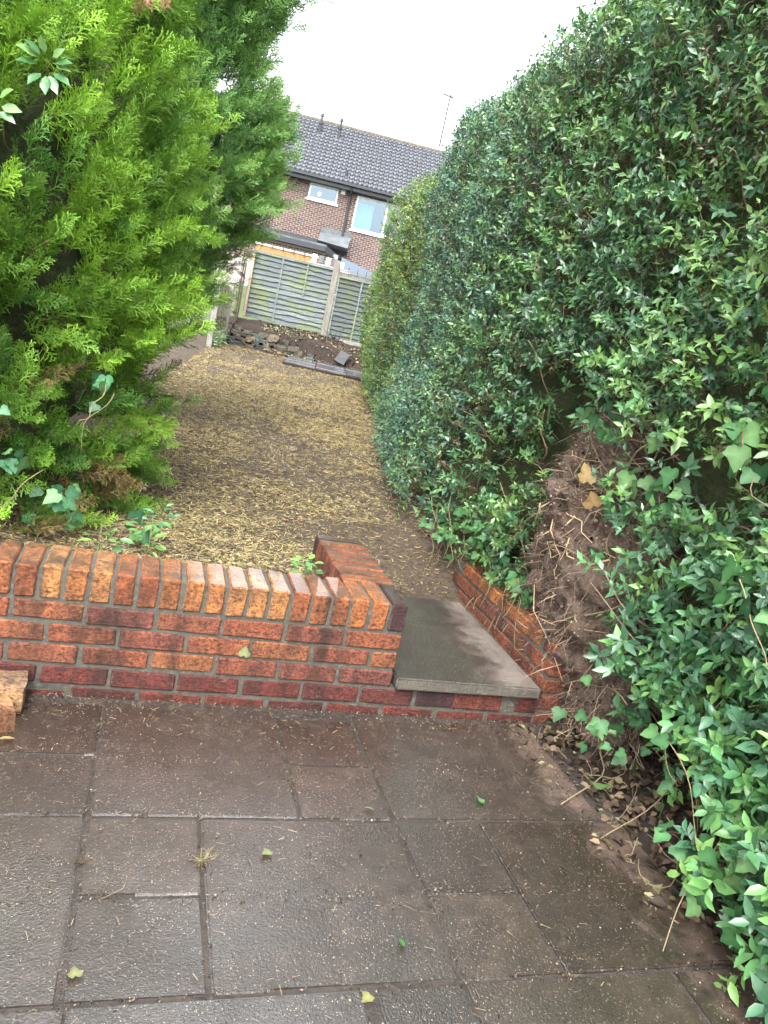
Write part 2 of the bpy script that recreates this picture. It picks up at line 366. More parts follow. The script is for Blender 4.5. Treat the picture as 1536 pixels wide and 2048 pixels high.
def soil_z(x, y):
    return -.02 + .10 * sstep(.55, 1.0, x) + .03 * fbm(np.stack([x * 7, y * 7, 0 * x], -1), 31)
V, F = grid(.46, 2.6, -3.4, .5, 90, 150, soil_z)
obj('soil_border', mesh('soil_border', V, F, SOIL, True), kind='structure')

def bevel_box(lx, ly, lz, bev=.004, jitr=0.0, seg=1):
    bm = bmesh.new(); bmesh.ops.create_cube(bm, size=1)
    for v in bm.verts:
        v.co = Vector((v.co.x * lx, v.co.y * ly, v.co.z * lz)) + Vector([random.uniform(-jitr, jitr) for _ in range(3)])
    bmesh.ops.bevel(bm, geom=bm.edges[:], offset=bev, segments=seg, affect='EDGES', clamp_overlap=True)
    return bm
def bm_mesh(bm, name, mat, smooth=False):
    me = bpy.data.meshes.new(name); bm.to_mesh(me); bm.free(); me.materials.append(mat)
    if smooth: me.polygons.foreach_set('use_smooth', np.ones(len(me.polygons), bool))
    return me

pat = MB(); pat.box(-3.2, .70, -3.6, -.004, -.12, -.007)
patio = pat.obj('patio', JOINT, kind='structure')
SL = [(-1.89, -1.315, -.625, -.05), (-1.305, -1.025, -.345, -.055), (-1.305, -1.025, -.625, -.357), (-1.012, -.445, -.625, -.045),
      (-.434, -.158, -.362, -.08), (-.434, -.158, -.628, -.374), (-.146, .60, -.625, -.05),
      (-1.60, -1.028, -1.195, -.64), (-1.012, -.735, -.91, -.642), (-1.012, -.735, -1.195, -.925), (-.718, -.157, -1.192, -.642),
      (-.144, .125, -.93, -.642), (-.144, .125, -1.195, -.942), (.138, .66, -1.195, -.64),
      (-1.6, -1.012, -1.77, -1.212), (-1.0, -.405, -1.77, -1.212), (-.362, -.152, -1.77, -1.212), (-.14, .43, -1.77, -1.212), (.44, .66, -1.77, -1.212)]
for j in range(3):
    for i in range(5): SL.append((-2.2 + i * .575, -1.635 + i * .575, -2.34 - j * .575, -1.78 - j * .575))
SL += [(-2.2, -1.61, -1.2, -.64), (-2.2, -1.61, -1.77, -1.212), (-2.5, -1.9, -.625, -.05)]
for i, (x0, x1, y0, y1) in enumerate(SL):
    x0 -= .003; x1 += .003; y0 -= .003; y1 += .003
    bm = bevel_box(x1 - x0, y1 - y0, .05, .005, .002, 2)
    t = .7 + .65 * random.random(); w = random.uniform(-.07, .09)
    if i in (8, 9, 11, 12): t *= 1.1; w = .04
    obj('paving_slab', bm_mesh(bm, 'paving_slab', SLAB, True), patio, ((x0 + x1) / 2, (y0 + y1) / 2, -.025 + random.uniform(-.003, .003)),
        (random.uniform(-.004, .004), random.uniform(-.004, .004), random.uniform(-.004, .004)), color=(t * (1 + w), t, t * (1 - w)))
for p in bpy.data.meshes:
    if p.name.startswith('paving_slab'):
        for q in p.polygons: q.use_smooth = False

# ------------------------------------------------------------------ brick walls
BT = {}
for nm, d in dict(st=(.211, .1025, .0625), half=(.100, .1025, .0625), so=(.063, .215, .1125), sox=(.215, .063, .1125), q=(.16, .1025, .065), sty=(.1025, .215, .065)).items():
    BT[nm] = [bm_mesh(bevel_box(*d, .0055, .003), 'brick', BRICK) for _ in range(3)]
RED = [(.28, .092, .042), (.26, .082, .04), (.24, .076, .042), (.215, .07, .043), (.18, .062, .045), (.31, .115, .046), (.25, .086, .045), (.28, .10, .047)]
ORN = [(.42, .155, .048), (.39, .135, .044), (.44, .175, .055), (.35, .11, .04), (.44, .20, .07), (.37, .125, .043)]
DEEP = [(.15, .036, .026), (.13, .032, .025), (.17, .042, .027), (.11, .03, .026)]
PURP = (.055, .026, .028)
def brick(kind, parent, x, y, z, col, nm='brick'):
    return obj(nm, random.choice(BT[kind]), parent, (x + random.uniform(-.0015, .0015), y + random.uniform(-.0015, .0015), z + random.uniform(-.001, .001)),
               (random.uniform(-.008, .008), random.uniform(-.012, .012), random.uniform(-.008, .008)), color=col)
wall = empty('brick_wall', (-.6, .1, 0), 0, 'low red brick garden wall with upright brick coping and a short return beside the step', 'wall')
def W(x, y, z): return x + .6, y - .1, z
mb = MB()
mb.box(-2.595, -.006, .007, .208, -.08, .436); mb.box(-2.6, .66, .0075, .205, -.07, .1025)
mb.box(-.208, -.007, .207, .785, -.05, .4355)
for v in range(len(mb.V)): mb.V[v] = W(*mb.V[v])
mb.obj('mortar', MORTAR, wall)
ROWZ = [.2925, .2175, .1425, .0675]
for r, z in enumerate(ROWZ):
    x = 0.0
    if r == 1: brick('half', wall, *W(-.0513, .0513, z), random.choice(RED)); x = -.1125
    if r == 3: x = .1087 + .005 - .01
    if r == 3:
        x = -.1163 - .005
        for xx, kd, cc in ((-.004, 'st', DEEP[3]), (.20, 'q', PURP), (.385, 'st', DEEP[2]), (.605, 'half', DEEP[1])):
            brick(kd, wall, *W(xx, .0513, z), cc)
    while x > -2.5:
        c = random.choice(DEEP if r == 3 else RED)
        brick('st', wall, *W(x - .1075, .0513, z), c); x -= .225
x = .655
while x > -2.5:
    brick('st', wall, *W(x - .1075, .0555, -.008), random.choice(DEEP)); x -= .225
for i in range(34):
    c = PURP if i == 0 else random.choice(ORN)
    o = brick('so', wall, *W(-.0335 - .075 * i, .1075, .3912), c, 'coping_brick')
for i in range(8):
    c = PURP if i == 7 else random.choice(RED[:3] + ORN[3:4])
    o = brick('sox', wall, *W(-.1075, .2515 + .072 * i, .3912), c, 'coping_brick')
for side, xx in ((0, -.0513), (1, -.1637)):
    for r, z in enumerate(ROWZ[:3]):
        y = .225 + (.11 if r == 1 else 0)
        while y < .6:
            brick('sty', wall, *W(xx, y + .1075, z), random.choice(RED)); y += .225

side = empty('brick_wall', (.71, .45, 0), 0, 'short brick side wall half hidden by ivy on the right of the step', 'wall')
def S(x, y, z): return x - .71, y - .45, z
mb = MB(); mb.box(.667, .80, .007, 1.09, -.05, .322)
mb.V = [S(*v) for v in mb.V]; mb.obj('mortar', MORTAR, side)
for r in range(5):
    z = .0175 + .075 * r - .0075; y = 0.0
    if r % 2 == 0: brick('half', side, *S(.7125, .0513, z), random.choice(RED)); y = .1125
    while y < (1.0 if r < 4 else .85):
        brick('sty', side, *S(.7125, y + .1075, z), random.choice(RED if r < 4 else ORN)); y += .225
step = bm_mesh(bevel_box(.625, .93, .047, .007, .004, 2), 'step_slab', CONC)
tag(obj('step_slab', step, None, (.327, .445, .1335)), 'wet concrete step slab between the two brick walls', 'step')

# two broken bricks against the wall, far left
def rough_block(lx, ly, lz, seed, amp=.012, sub=4):
    bm = bmesh.new(); bmesh.ops.create_cube(bm, size=1); bmesh.ops.subdivide_edges(bm, edges=bm.edges[:], cuts=sub, use_grid_fill=True)
    P = np.array([v.co[:] for v in bm.verts]) * np.array([lx, ly, lz]); c = P * 14
    D = np.stack([fbm(c + k * 7.3, seed + k) for k in range(3)], -1)
    for v, p, d in zip(bm.verts, P, D): v.co = Vector(p + d * amp)
    return bm
YB = (.42, .25, .12)
for (x, y, z, rz, lab, l) in ((-1.385, -.085, .04, .05, 'pale broken brick lying against the foot of the wall', (.24, .13, .085)),
                              (-1.37, -.215, .033, .35, 'orange broken brick end lying in front of the pale one', (.17, .11, .065))):
    o = obj('broken_brick', bm_mesh(rough_block(*l, int(rz * 100)), 'broken_brick', BRICK), None, (x, y, z), (0, 0, rz), color=(YB if rz < .2 else (.6, .25, .1)))
    tag(o, lab, 'brick')

# ------------------------------------------------------------------ end fence, posts, side fence
def slat_mesh(w, h, t, seed):
    n = 14; V = []; rs = np.random.default_rng(seed); ph = rs.uniform(0, 6); e0 = rs.normal(0, .003, n + 1); e1 = rs.normal(0, .006, n + 1)
    for i in range(n + 1):
        x = -w / 2 + w * i / n; wv = .006 * math.sin(ph + i * .7)
        V += [(x, -t - .026, -h / 2 + e1[i] + wv), (x, -.022, -h / 2 + e1[i] + wv), (x, t * .4, h / 2 + e0[i]), (x, -.002, h / 2 + e0[i])]
    F = []
    for i in range(n):
        a = i * 4; b = a + 4
        F += [(a, b, b + 3, a + 3), (a + 1, a + 2, b + 2, b + 1), (a, a + 1, b + 1, b), (a + 3, b + 3, b + 2, a + 2)]
    F += [(0, 3, 2, 1), (n * 4, n * 4 + 1, n * 4 + 2, n * 4 + 3)]
    return mesh('slat', V, F, FENCE)
def fence_panel(u0, u1, z0, z1, label, seed, tint, nsl, battens):
    x, y = gw((u0 + u1) / 2, 0); p = empty('overlap_fence', (x, y, z0), -TH, label, 'fence')
    w = u1 - u0; h = z1 - z0; st = (h - .05) / nsl
    for i in range(nsl):
        t = tint * random.uniform(.8, 1.15); g = random.uniform(.97, 1.05); t *= .85
        obj('slat', slat_mesh(w, st * 1.22, .008, seed + i), p, (random.uniform(-.004, .004), 0, .02 + st * (i + .5)), color=(t, t * g, t))
    for u, zt, zb in battens:
        m = MB(); m.box(u - .017, u + .017, -.052, -.022, zb, zt); m.obj('batten', FENCE, p, color=(1.25, 1.25, 1.2))
    m = MB(); m.box(-w / 2, w / 2, -.05, -.02, h - .045, h - .005); m.obj('top_rail', FENCE, p, color=(1.3, 1.25, 1.2))
    m = MB(); m.box(-w / 2, w / 2, .022, .048, h - .005, h + .012); m.obj('capping', FENCE, p, color=(1.1, 1.1, 1.05))
    return p
fence_panel(-1.42, .33, 1.19, 2.61, 'silvery overlap fence panel left of the leaning wooden post', 100, 1.12, 13, ((.0 - .21, 1.37, .02), (.335, 1.37, .7), (-.845, 1.37, .0)))
fence_panel(.475, 2.2, 1.12, 2.5, 'greenish overlap fence panel right of the wooden post', 200, .62, 13, ((-.32, 1.33, .02), (.2, 1.33, .0), (-.84, 1.33, 0)))
x, y = gw(.40, -.02)
p = bm_mesh(bevel_box(.135, .1, 1.72, .008, .004), 'fence_post', POSTW)
tag(obj('fence_post', p, None, (x, y, 1.93), (0, R(.3), -TH)), 'pale square wooden post between the two end fence panels', 'post')
x, y = gw(1.4, -.06); m = bm_mesh(bevel_box(1.3, .05, .2, .006, .004), 'gravel_board', CPOST)
tag(obj('gravel_board', m, None, (x, y, 1.06), (0, 0, -TH)), 'stained concrete gravel board under the greenish fence panel', 'board')
x, y = gw(.67, -.055); m = MB(); m.box(-.19, .19, -.005, .005, -.035, .035)
# wire rail with black pegs beyond the fence
x, y = gw(1.2, .35); wr = empty('peg_rail', (x, y, 2.6), -TH, 'thin wire rail with black pegs above the greenish fence panel', 'rail')
m = MB(); m.box(-.9, 1.1, -.012, .012, .03, .05); m.obj('rail', POSTW, wr); m = MB(); m.box(-.9, 1.1, .02, .03, -.5, .0); m.obj('panel', POSTW, wr)
for i in range(9):
    m = MB(); u = -.72 + .2 * i; m.box(u - .008, u + .008, -.02, -.012, 0, .13); m.obj('peg', DARKP, wr)
# side fence of boards between concrete posts
for i, (v, lab) in enumerate(((-1.02, 'pale concrete fence post beside the rock edging in the far left corner'), (-2.85, 'concrete fence post nearer the conifers on the left boundary'))):
    x, y = gw(-1.62, v); m = bm_mesh(bevel_box(.1, .11, 1.25, .008, .002), 'concrete_post', CPOST)
    tag(obj('concrete_post', m, None, (x, y, 1.12 if i == 0 else 1.08), (0, 0, -TH)), lab, 'post')
x, y = gw(-1.63, -1.93); m = bm_mesh(bevel_box(.05, 1.7, .27, .006, .002), 'gravel_board', CPOST)
tag(obj('gravel_board', m, None, (x, y, .69), (0, 0, -TH)), 'concrete gravel board at the foot of the left side fence', 'board')
def board_panel(u, v0, v1, z0, z1, n, label, matl):
    x, y = gw(u, (v0 + v1) / 2); p = empty('board_fence', (x, y, z0), -TH, label, 'fence')
    w = (v1 - v0) / n
    me = bm_mesh(bevel_box(.016, w * .96, z1 - z0, .003, .002), 'board', matl)
    for i in range(n):
        obj('board', me, p, (random.uniform(-.006, .006), -(v1 - v0) / 2 + w * (i + .5), (z1 - z0) / 2 + random.uniform(-.012, .012)), (0, 0, .12))
    for zz in (.2, z1 - z0 - .3):
        m = MB(); m.box(-.05, -.012, -(v1 - v0) / 2, (v1 - v0) / 2, zz, zz + .06); m.obj('rail', matl, p)
board_panel(-1.62, -2.78, -1.09, .84, 1.72, 12, 'weathered upright board panel between the concrete posts', BOARDW)
board_panel(-1.5, -.95, -.03, 1.0, 2.3, 7, 'tall brown upright boards in the far left fence corner', BOARDW)
x, y = gw(-1.38, -.09); m = bm_mesh(bevel_box(.05, .05, 1.35, .005, .003), 'fence_post', mat_wood('peach_wood', (.28, .2, .13), (.42, .33, .24)))
tag(obj('fence_post', m, None, (x, y, 1.86), (0, 0, -TH)), 'thin peach coloured timber strip in the far fence corner', 'post')

# ------------------------------------------------------------------ rock edging, flagstones, slate
rock = empty('rock_edging', (*gw(-.6, -.95), .6), -TH, 'low dry stack of flat mossy stones edging the raised bed', 'rock edging')
def stone_me(lx, ly, lz, seed):
    bm = rough_block(lx, ly, lz, seed, min(lx, ly, lz) * .42, 3); me = bm_mesh(bm, 'stone', STONE)
    a = me.color_attributes.new('Col', 'FLOAT_COLOR', 'POINT'); a.data.foreach_set('color', np.ones(len(me.vertices) * 4, np.float32)); return me
sm = [stone_me(.26, .17, .07, 5), stone_me(.2, .15, .085, 6), stone_me(.33, .18, .06, 8), stone_me(.16, .14, .1, 9)]
for r in range(5):
    u = -1.02 + random.uniform(0, .1)
    while u < (1.05 - .22 * r):
        me = random.choice(sm); w = me.vertices[0].co.x
        t = random.uniform(.5, 1.15); g = random.choice([(.11, .095, .07), (.085, .085, .066), (.07, .082, .076), (.14, .11, .07)])
        obj('stone', me, rock, (u, -.06 + .035 * r + random.uniform(-.05, .03), .045 + .066 * r - .1 * max(0, u + .1) * .4 + random.uniform(-.015, .015)),
            (random.uniform(-.12, .12), random.uniform(-.1, .16), random.uniform(-.3, .3)), color=tuple(t * c for c in g))
        u += random.uniform(.2, .31)
path = MB(); path.box(-.24, 2.75, -3.05, -1.1, .46, .572)
path.V = [(*gw(a, b), c) for a, b, c in path.V]; path = path.obj('flagstone_path', SOIL, kind='structure')
for i in range(5):
    for j in range(3):
        lx = .59; m = bm_mesh(bevel_box(lx - .012, .58, .05, .006, .004), 'flagstone', WETSLAB)
        x, y = gw(.08 + i * lx, -2.75 + j * .6); obj('flagstone', m, path, (x, y, .578 + .02 * (-2.75 + j * .6 + 3) + random.uniform(-.004, .004)), (random.uniform(-.006, .006) + .016, random.uniform(-.006, .006), -TH))
x, y = gw(.88, -1.05); m = bm_mesh(rough_block(.22, .05, .3, 44, .02), 'slate', mat_plain('slate', (.045, .048, .052), .8, .5, 0, 12, .6))
tag(obj('slate', m, None, (x, y, .8), (R(-35), R(20), -.4)), 'dark slate slab leaning on the debris below the end fence', 'slate')

# ------------------------------------------------------------------ house
house = empty('terraced_house', (5, 29, 1.9), -TH, 'brown brick terraced house with dark tiled roof and white windows', 'house')
hz = 1.9
def wall_cells(u0, u1, z0, z1, holes):
    us = sorted({u0, u1, *[h[0] for h in holes], *[h[1] for h in holes]}); zs = sorted({z0, z1, *[h[2] for h in holes], *[h[3] for h in holes]})
    for a, b in zip(us, us[1:]):
        for c, d in zip(zs, zs[1:]):
            if not any(h[0] <= (a + b) / 2 <= h[1] and h[2] <= (c + d) / 2 <= h[3] for h in holes): yield a, b, c, d
HOLES = [(-1.33, -.17, 6.1, 6.68), (.59, 2.95, 5.34, 6.62), (-3.75, -3.0, 5.3, 6.5), (-6.6, -5.2, 5.3, 6.55), (4.2, 5.2, 5.6, 6.6)]
mb = MB()
for a, b, c, d in wall_cells(-9, 8, 1.5, 6.95, HOLES): mb.box(a, b, 0, .25, c - hz, d - hz)
mb.obj('wall', HMORT, house)
bv = MB(); BC = [(.10, .066, .056), (.085, .055, .048), (.115, .076, .063), (.075, .05, .045), (.125, .08, .064)]
def course(u0, u1, z0, z1, y, holes, b):
    r = 0; z = z0
    while z < z1 - .05:
        u = u0 + (.1125 if r % 2 else 0)
        while u < u1 - .1:
            a_, b_ = u + .012, u + .213
            for h in holes:
                if h[2] - .06 < z < h[3] and b_ > h[0] and a_ < h[1]:
                    if a_ < h[0]: b_ = h[0] - .003
                    else: a_ = h[1] + .003
            if b_ - a_ > .02:
                t = random.uniform(.8, 1.2); c = random.choice(BC)
                b.box(a_, b_, y - .012, y + .01, z + .009 - hz, z + .066 - hz, tuple(t * q for q in c))
            u += .225
        z += .075; r += 1
course(-4.5, 4.0, 3.4, 6.9, 0, HOLES, bv)
o = bv.obj('brick_facing', HBRICK, house); o['kind'] = 'stuff'
def window(u0, u1, z0, z1, mull=(), curtain=None, spot=None):
    w = MB(); f = .07; y0, y1 = .02, .09; z0 -= hz; z1 -= hz
    w.box(u0, u1, y0, y1, z0, z0 + f); w.box(u0, u1, y0, y1, z1 - f, z1); w.box(u0, u0 + f, y0, y1, z0 + f, z1 - f); w.box(u1 - f, u1, y0, y1, z0 + f, z1 - f)
    for mu in mull: w.box(mu - .035, mu + .035, y0, y1, z0 + f, z1 - f)
    win = w.obj('window', WHITE, house)
    es = [u0 + f] + [e for mu in mull for e in (mu - .035, mu + .035)] + [u1 - f]
    for a, b in zip(es[::2], es[1::2]):
        g = MB(); g.box(a, b, .05, .056, z0 + f, z1 - f); g.obj('pane', GLASS, win)
    s = MB(); s.box(u0 - .06, u1 + .06, -.06, .05, z0 - .07, z0); s.obj('sill', WHITE, win)
    r = MB(); r.box(u0 - .3, u1 + .3, 1.2, 1.25, z0 - .3, z1 + .2); r.box(u0 - .3, u1 + .3, .26, 1.2, z0 - .35, z0 - .3); r.box(u0 - .3, u1 + .3, .26, 1.2, z1 + .2, z1 + .25); r.obj('room', ROOM, win)
    if curtain:
        n = 40; V = []
        for i in range(n + 1):
            uu = curtain[0] + (curtain[1] - curtain[0]) * i / n; yy = .22 + .025 * math.sin(i * 1.9); V += [(uu, yy, z0 + .03), (uu, yy, z1 - .22)]
        obj('curtain', mesh('curtain', V, [(2 * i, 2 * i + 2, 2 * i + 3, 2 * i + 1) for i in range(n)], CURT), win)
    if spot:
        V = [(spot[0] + .085 * math.cos(t), .045, spot[1] - hz + .085 * math.sin(t)) for t in np.linspace(0, 2 * math.pi, 20, endpoint=False)]
        V2 = [(a, .035, c) for a, _, c in V]
        obj('vent_disc', mesh('vent_disc', V + V2, [tuple(range(20, 40))] + [(i, (i + 1) % 20, 20 + (i + 1) % 20, 20 + i) for i in range(20)], WHITE), win)
window(-1.34, -.16, 6.09, 6.69, spot=(-.9, 6.33))
window(.58, 2.96, 5.33, 6.63, mull=(1.86,), curtain=(.66, 1.35))
window(-3.76, -2.99, 5.3, 6.51); window(-6.6, -5.2, 5.3, 6.55); window(4.2, 5.2, 5.6, 6.6)
m = MB(); m.box(-.08, .09, -.03, 0, 6.52 - hz, 6.68 - hz); m.obj('alarm_box', WHITE, house)
# roof of interlocking tiles
ez, ev, rz_, rv = 6.92 - hz, -.42, 9.72 - hz, 3.4
su = math.hypot(rv - ev, rz_ - ez); dv, dz = (rv - ev) / su, (rz_ - ez) / su
rb = MB(); rb.add([(-9, ev, ez - .03), (8, ev, ez - .03), (8, rv, rz_ - .03), (-9, rv, rz_ - .03), (8, 7.2, ez), (-9, 7.2, ez)], [(0, 1, 2, 3), (3, 2, 4, 5)])
roof = rb.obj('roof', mat_plain('roof_underlay', (.03, .03, .035), .9), house)
NR, rp = 15, .19; g = su / NR; na = 8
ncol = int(12.4 / rp); VV = []; FF = []; CC = []
for r in range(NR):
    base = len(VV); s0 = r * g - .02; s1 = s0 + g + .03; N = ncol * na + 1
    for k, (s, lift) in enumerate(((s0, .0), (s0, .085), (s1, .008))):
        for i in range(N):
            uu = -6.4 + i * rp / na; ph = (i % na) / na
            hgt = (.045 * math.sin(math.pi * min(1, ph / .5)) if ph < .5 else -.004) + lift
            if k == 0: hgt = (.045 * math.sin(math.pi * min(1, ph / .5)) if ph < .5 else -.004) - .01
            VV.append((uu, ev + s * dv - hgt * dz, ez + s * dz + hgt * dv))
            q = .82 + .36 * hash3(np.int64(i // na), np.int64(r), np.int64(0), 4); CC.append((.052 * q, .058 * q, .074 * q))
    for k in range(2):
        for i in range(N - 1): FF.append((base + k * N + i, base + k * N + i + 1, base + (k + 1) * N + i + 1, base + (k + 1) * N + i))
o = obj('tile', mesh('tile', VV, np.array(FF), TILE, False, np.array(CC)), roof); o['kind'] = 'stuff'
V, F = tube([(-9 + i * .42, rv, rz_ - .02 + (.012 if i % 2 else 0)) for i in range(41)], .12, .12, 8); obj('ridge_tiles', mesh('ridge_tiles', V, F, RIDGE), roof)
for u, lab in ((-1.47, 0), (-.65, 0)):
    m = MB(); vz = 8.98 - hz; vv = ev + (vz - ez) / dz * dv
    m.tube([(u, vv, vz - .1), (u, vv, vz + .42)], .075, .07, 10); m.tube([(u, vv, vz + .40), (u, vv, vz + .47)], .1, .1, 10); m.tube([(u, vv, vz + .46), (u, vv, vz + .72)], .05, .045, 10); m.tube([(u, vv, vz + .7), (u, vv, vz + .82)], .075, .06, 10)
    m.obj('vent_pipe', DARKP, roof)
    m = MB(); m.add([(u - .22, vv - .24, vz - .2 + .06), (u + .22, vv - .24, vz - .2 + .06), (u + .22, vv + .2, vz + .13 + .06), (u - .22, vv + .2, vz + .13 + .06)], [(0, 1, 2, 3)]); m.obj('flashing', FELT, roof)
m = MB(); m.tube([(.0, ev + .28, ez + .1), (.0, ev + .28, ez + .5)], .05, .05, 8); m.obj('vent_pipe', DARKP, roof)
m = MB(); m.box(-2.85, 8, ev - .09, ev + .03, ez - .1, ez - .0); m.box(-2.85, 8, ev + .04, ev + .07, ez - .24, ez - .06); m.box(-2.85, 8, ev + .05, 0, ez - .25, ez - .22); m.obj('gutter', DARKP, house)
m = MB(); m.box(-9, -2.87, ev - .06, ev + .05, ez - .16, ez - .0); m.box(-9, -2.87, ev + .05, 0, ez - .19, ez - .165); m.obj('fascia', mat_plain('cream_fascia', (.42, .37, .3), .6), house)
m = MB(); m.tube([(.31, ev + .03, ez - .1), (.31, ev + .05, ez - .22), (.31, -.07, ez - .42), (.31, -.07, 5.0 - hz)], .045, .045, 10); m.obj('drainpipe', DARKP, house)
# flat-roofed extension, flashing and lean-to
m = MB(); m.box(-6, .3, -2.2, 0, 1.5 - hz, 4.02 - hz); m.obj('extension', HMORT, house)
b2 = MB(); course(-6.0, .28, 3.2, 4.0, -2.2, [], b2); o = b2.obj('extension_facing', HBRICK, house); o['kind'] = 'stuff'
m = MB(); m.box(-6.1, -.2, -2.4, -.02, 4.04 - hz, 4.2 - hz); m.box(-6.1, -.18, -2.42, -2.3, 4.2 - hz, 4.27 - hz)
er = m.obj('flat_roof', FELT, house); m = MB(); m.box(-6.1, -.2, -2.46, -2.43, 4.02 - hz, 4.2 - hz); m.obj('fascia', DARKP, er)
m = MB(); m.box(-6.1, -.2, -.14, -.01, 4.4 - hz, 4.62 - hz); m.obj('upstand', DARKP, er)
m = MB(); m.add([(-.2, -2.42, 4.24 - hz), (.42, -2.0, 3.98 - hz), (.42, -2.0, 3.74 - hz), (-.2, -2.42, 4.02 - hz), (-.2, -2.3, 4.24 - hz), (.42, -1.9, 3.98 - hz)], [(0, 3, 2, 1), (0, 1, 5, 4)]); m.obj('barge_board', DARKP, house)
m = MB(); m.add([(-.55, -.03, 5.14 - hz), (.68, -.03, 5.16 - hz), (.66, -.03, 4.98 - hz), (-.57, -.03, 4.93 - hz), (.6, -1.2, 4.44 - hz), (-.6, -1.2, 4.5 - hz), (.62, -.03, 4.3 - hz), (-.6, -.03, 4.3 - hz)],
               [(3, 2, 1, 0), (5, 4, 2, 3), (4, 6, 2), (7, 5, 3), (5, 7, 6, 4)]); m.obj('lead_roof', FELT, house)
lt = MB(); lt.add([(.45, -2.3, 3.98 - hz), (2.9, -2.3, 3.4 - hz), (2.9, 0, 3.6 - hz), (.45, -.0, 4.15 - hz), (.45, -2.3, 3.2 - hz), (2.9, -2.3, 3.2 - hz)], [(0, 1, 2, 3), (0, 4, 5, 1)]); lt.obj('lean_to', POLY, house)
# the timber of the neighbour's garden just beyond the fence
tb = empty('timber_screen', (*gw(-.75, 5.0), 2.0), -TH, 'orange timber screen showing above the fence below the extension', 'screen')
for i in range(12):
    m = bm_mesh(bevel_box(.13, .02, .96, .004, .003), 'board', ORANGE); obj('board', m, tb, (-1.1 + .14 * i, 0, .66))
m = MB(); m.box(-1.2, .6, -.03, .03, 1.14, 1.2); m.obj('rail', mat_plain('pale_rail', (.3, .3, .28), .7), tb)
for i in range(5):
    m = MB(); u = -1.0 + .3 * i; m.box(u - .01, u + .01, -.05, -.03, 1.1, 1.27); m.obj('peg', DARKP, tb)
cl = empty('stacked_blocks', (*gw(.18, 4.4), 2.0), -TH, 'white and grey blocks piled behind the fence beside the orange timber', 'blocks')
for i in range(5):
    m = bm_mesh(bevel_box(.13, .1, .2, .008, .004), 'block', WHITE if i % 2 == 0 else FELT); obj('block', m, cl, (-.42 + .19 * i, 0, 1.06 + random.uniform(-.03, .03)))
m = MB(); m.box(-.6, .6, -.1, .1, 0, .955); m.obj('base', HMORT, cl)
# chimney and aerial
ae = empty('tv_aerial', (*[5 + 3.78 * cT + 4.3 * sT, 29 - 3.78 * sT + 4.3 * cT], 10.2), -TH, 'thin television aerial on a pole above the hedge', 'aerial')
m = MB(); m.tube([(0, 0, 0), (0, 0, 2.15)], .036, .03, 6); m.obj('pole', DARKP, ae)
m = MB(); m.tube([(-.35, .1, 2.14), (.12, -.05, 2.04)], .026, .026, 5)
for i in range(6):
    t = i / 5; p = np.array([-.35 + .47 * t, .1 - .15 * t, 2.14 - .1 * t]); m.tube([p + [0, -.1, -.0], p + [0, .1, 0]], .014, .014, 4)
m.tube([(.08, 0, 1.9), (.08, 0, 2.15)], .02, .02, 4); m.obj('boom', DARKP, ae)

# ------------------------------------------------------------------ foliage prototypes
def arr(v): return np.array(v, float)
LV = arr([(0, 0, 0), (0, .33, -.03), (0, .68, -.04), (0, 1, -.12), (-.21, .30, .05), (-.19, .64, .03), (.21, .30, .05), (.19, .64, .03)])
LF = np.array([(0, 1, 4), (1, 5, 4), (1, 2, 5), (2, 3, 5), (0, 6, 1), (1, 6, 7), (1, 7, 2), (2, 7, 3)])
SV = arr([(0, 0, 0), (0, .5, -.04), (0, 1, -.1), (-.22, .46, .05), (.22, .46, .05)])
SF = np.array([(0, 1, 3), (1, 2, 3), (0, 4, 1), (1, 4, 2)])
_iv = [(0, 0), (.2, -.12), (.42, -.02), (.54, .3), (.33, .45), (.22, .68), (0, 1.0), (-.24, .7), (-.31, .46), (-.52, .33), (-.44, 0), (-.19, -.12)]
IV = arr([(0, .3, -.03)] + [(x, y, .05 * math.cos(i * 1.9) + .10 * abs(x) - .12 * max(0, y - .4)) for i, (x, y) in enumerate(_iv)])
IF = np.array([(0, 1 + i, 1 + (i + 1) % 12) for i in range(12)])
ONE = np.ones((1, 3))
LEAF_ME = mesh('leaf', LV, LF, LEAF, False, np.ones((len(LV), 3))); _ic = np.ones((len(IV), 3)); _ic[0] = (1.5, 1.35, 1.5); _ic[[3, 5, 8, 10]] = .8; IVY_ME = mesh('leaf', IV, IF, IVYM, False, _ic)
CAMP = np.array(CAM_LOC)

def shoots(P, D, nleaf, lmin, lmax, slen, cols, up=.35, ssc=1.0):
    """leaf frames for shoots with base P, direction D; leaves in opposite pairs"""
    N = len(P); up_v = np.array([0, 0, 1.0]); A, Q, C, S = [], [], [], []
    a = nrm(np.cross(D, randdir(N))); b = np.cross(D, a); L = slen * RNG.uniform(.6, 1.4, N)
    for k in range(nleaf):
        t = (k // 2 + .6) / (nleaf / 2 + .1); ph = (k % 2) * math.pi + (k // 2) * math.pi / 2 + RNG.normal(0, .35, N)
        r = a * np.cos(ph)[:, None] + b * np.sin(ph)[:, None]
        d = nrm(D * RNG.uniform(.25, .9, (N, 1)) + r * .9 + RNG.normal(0, .18, (N, 3)))
        n = nrm(D * .75 - r * .45 + up_v * up + RNG.normal(0, .28, (N, 3)))
        sc = RNG.uniform(lmin, lmax, N) * (1 - .35 * max(0, t - .6)) * ssc
        keep = RNG.random(N) < .9
        A.append((frame(d, n) * sc[:, None, None])[keep]); Q.append((P + D * (L * t)[:, None])[keep]); C.append((cols * RNG.uniform(.8, 1.2, (N, 1)))[keep])
    return np.concatenate(A), np.concatenate(Q), np.concatenate(C), L
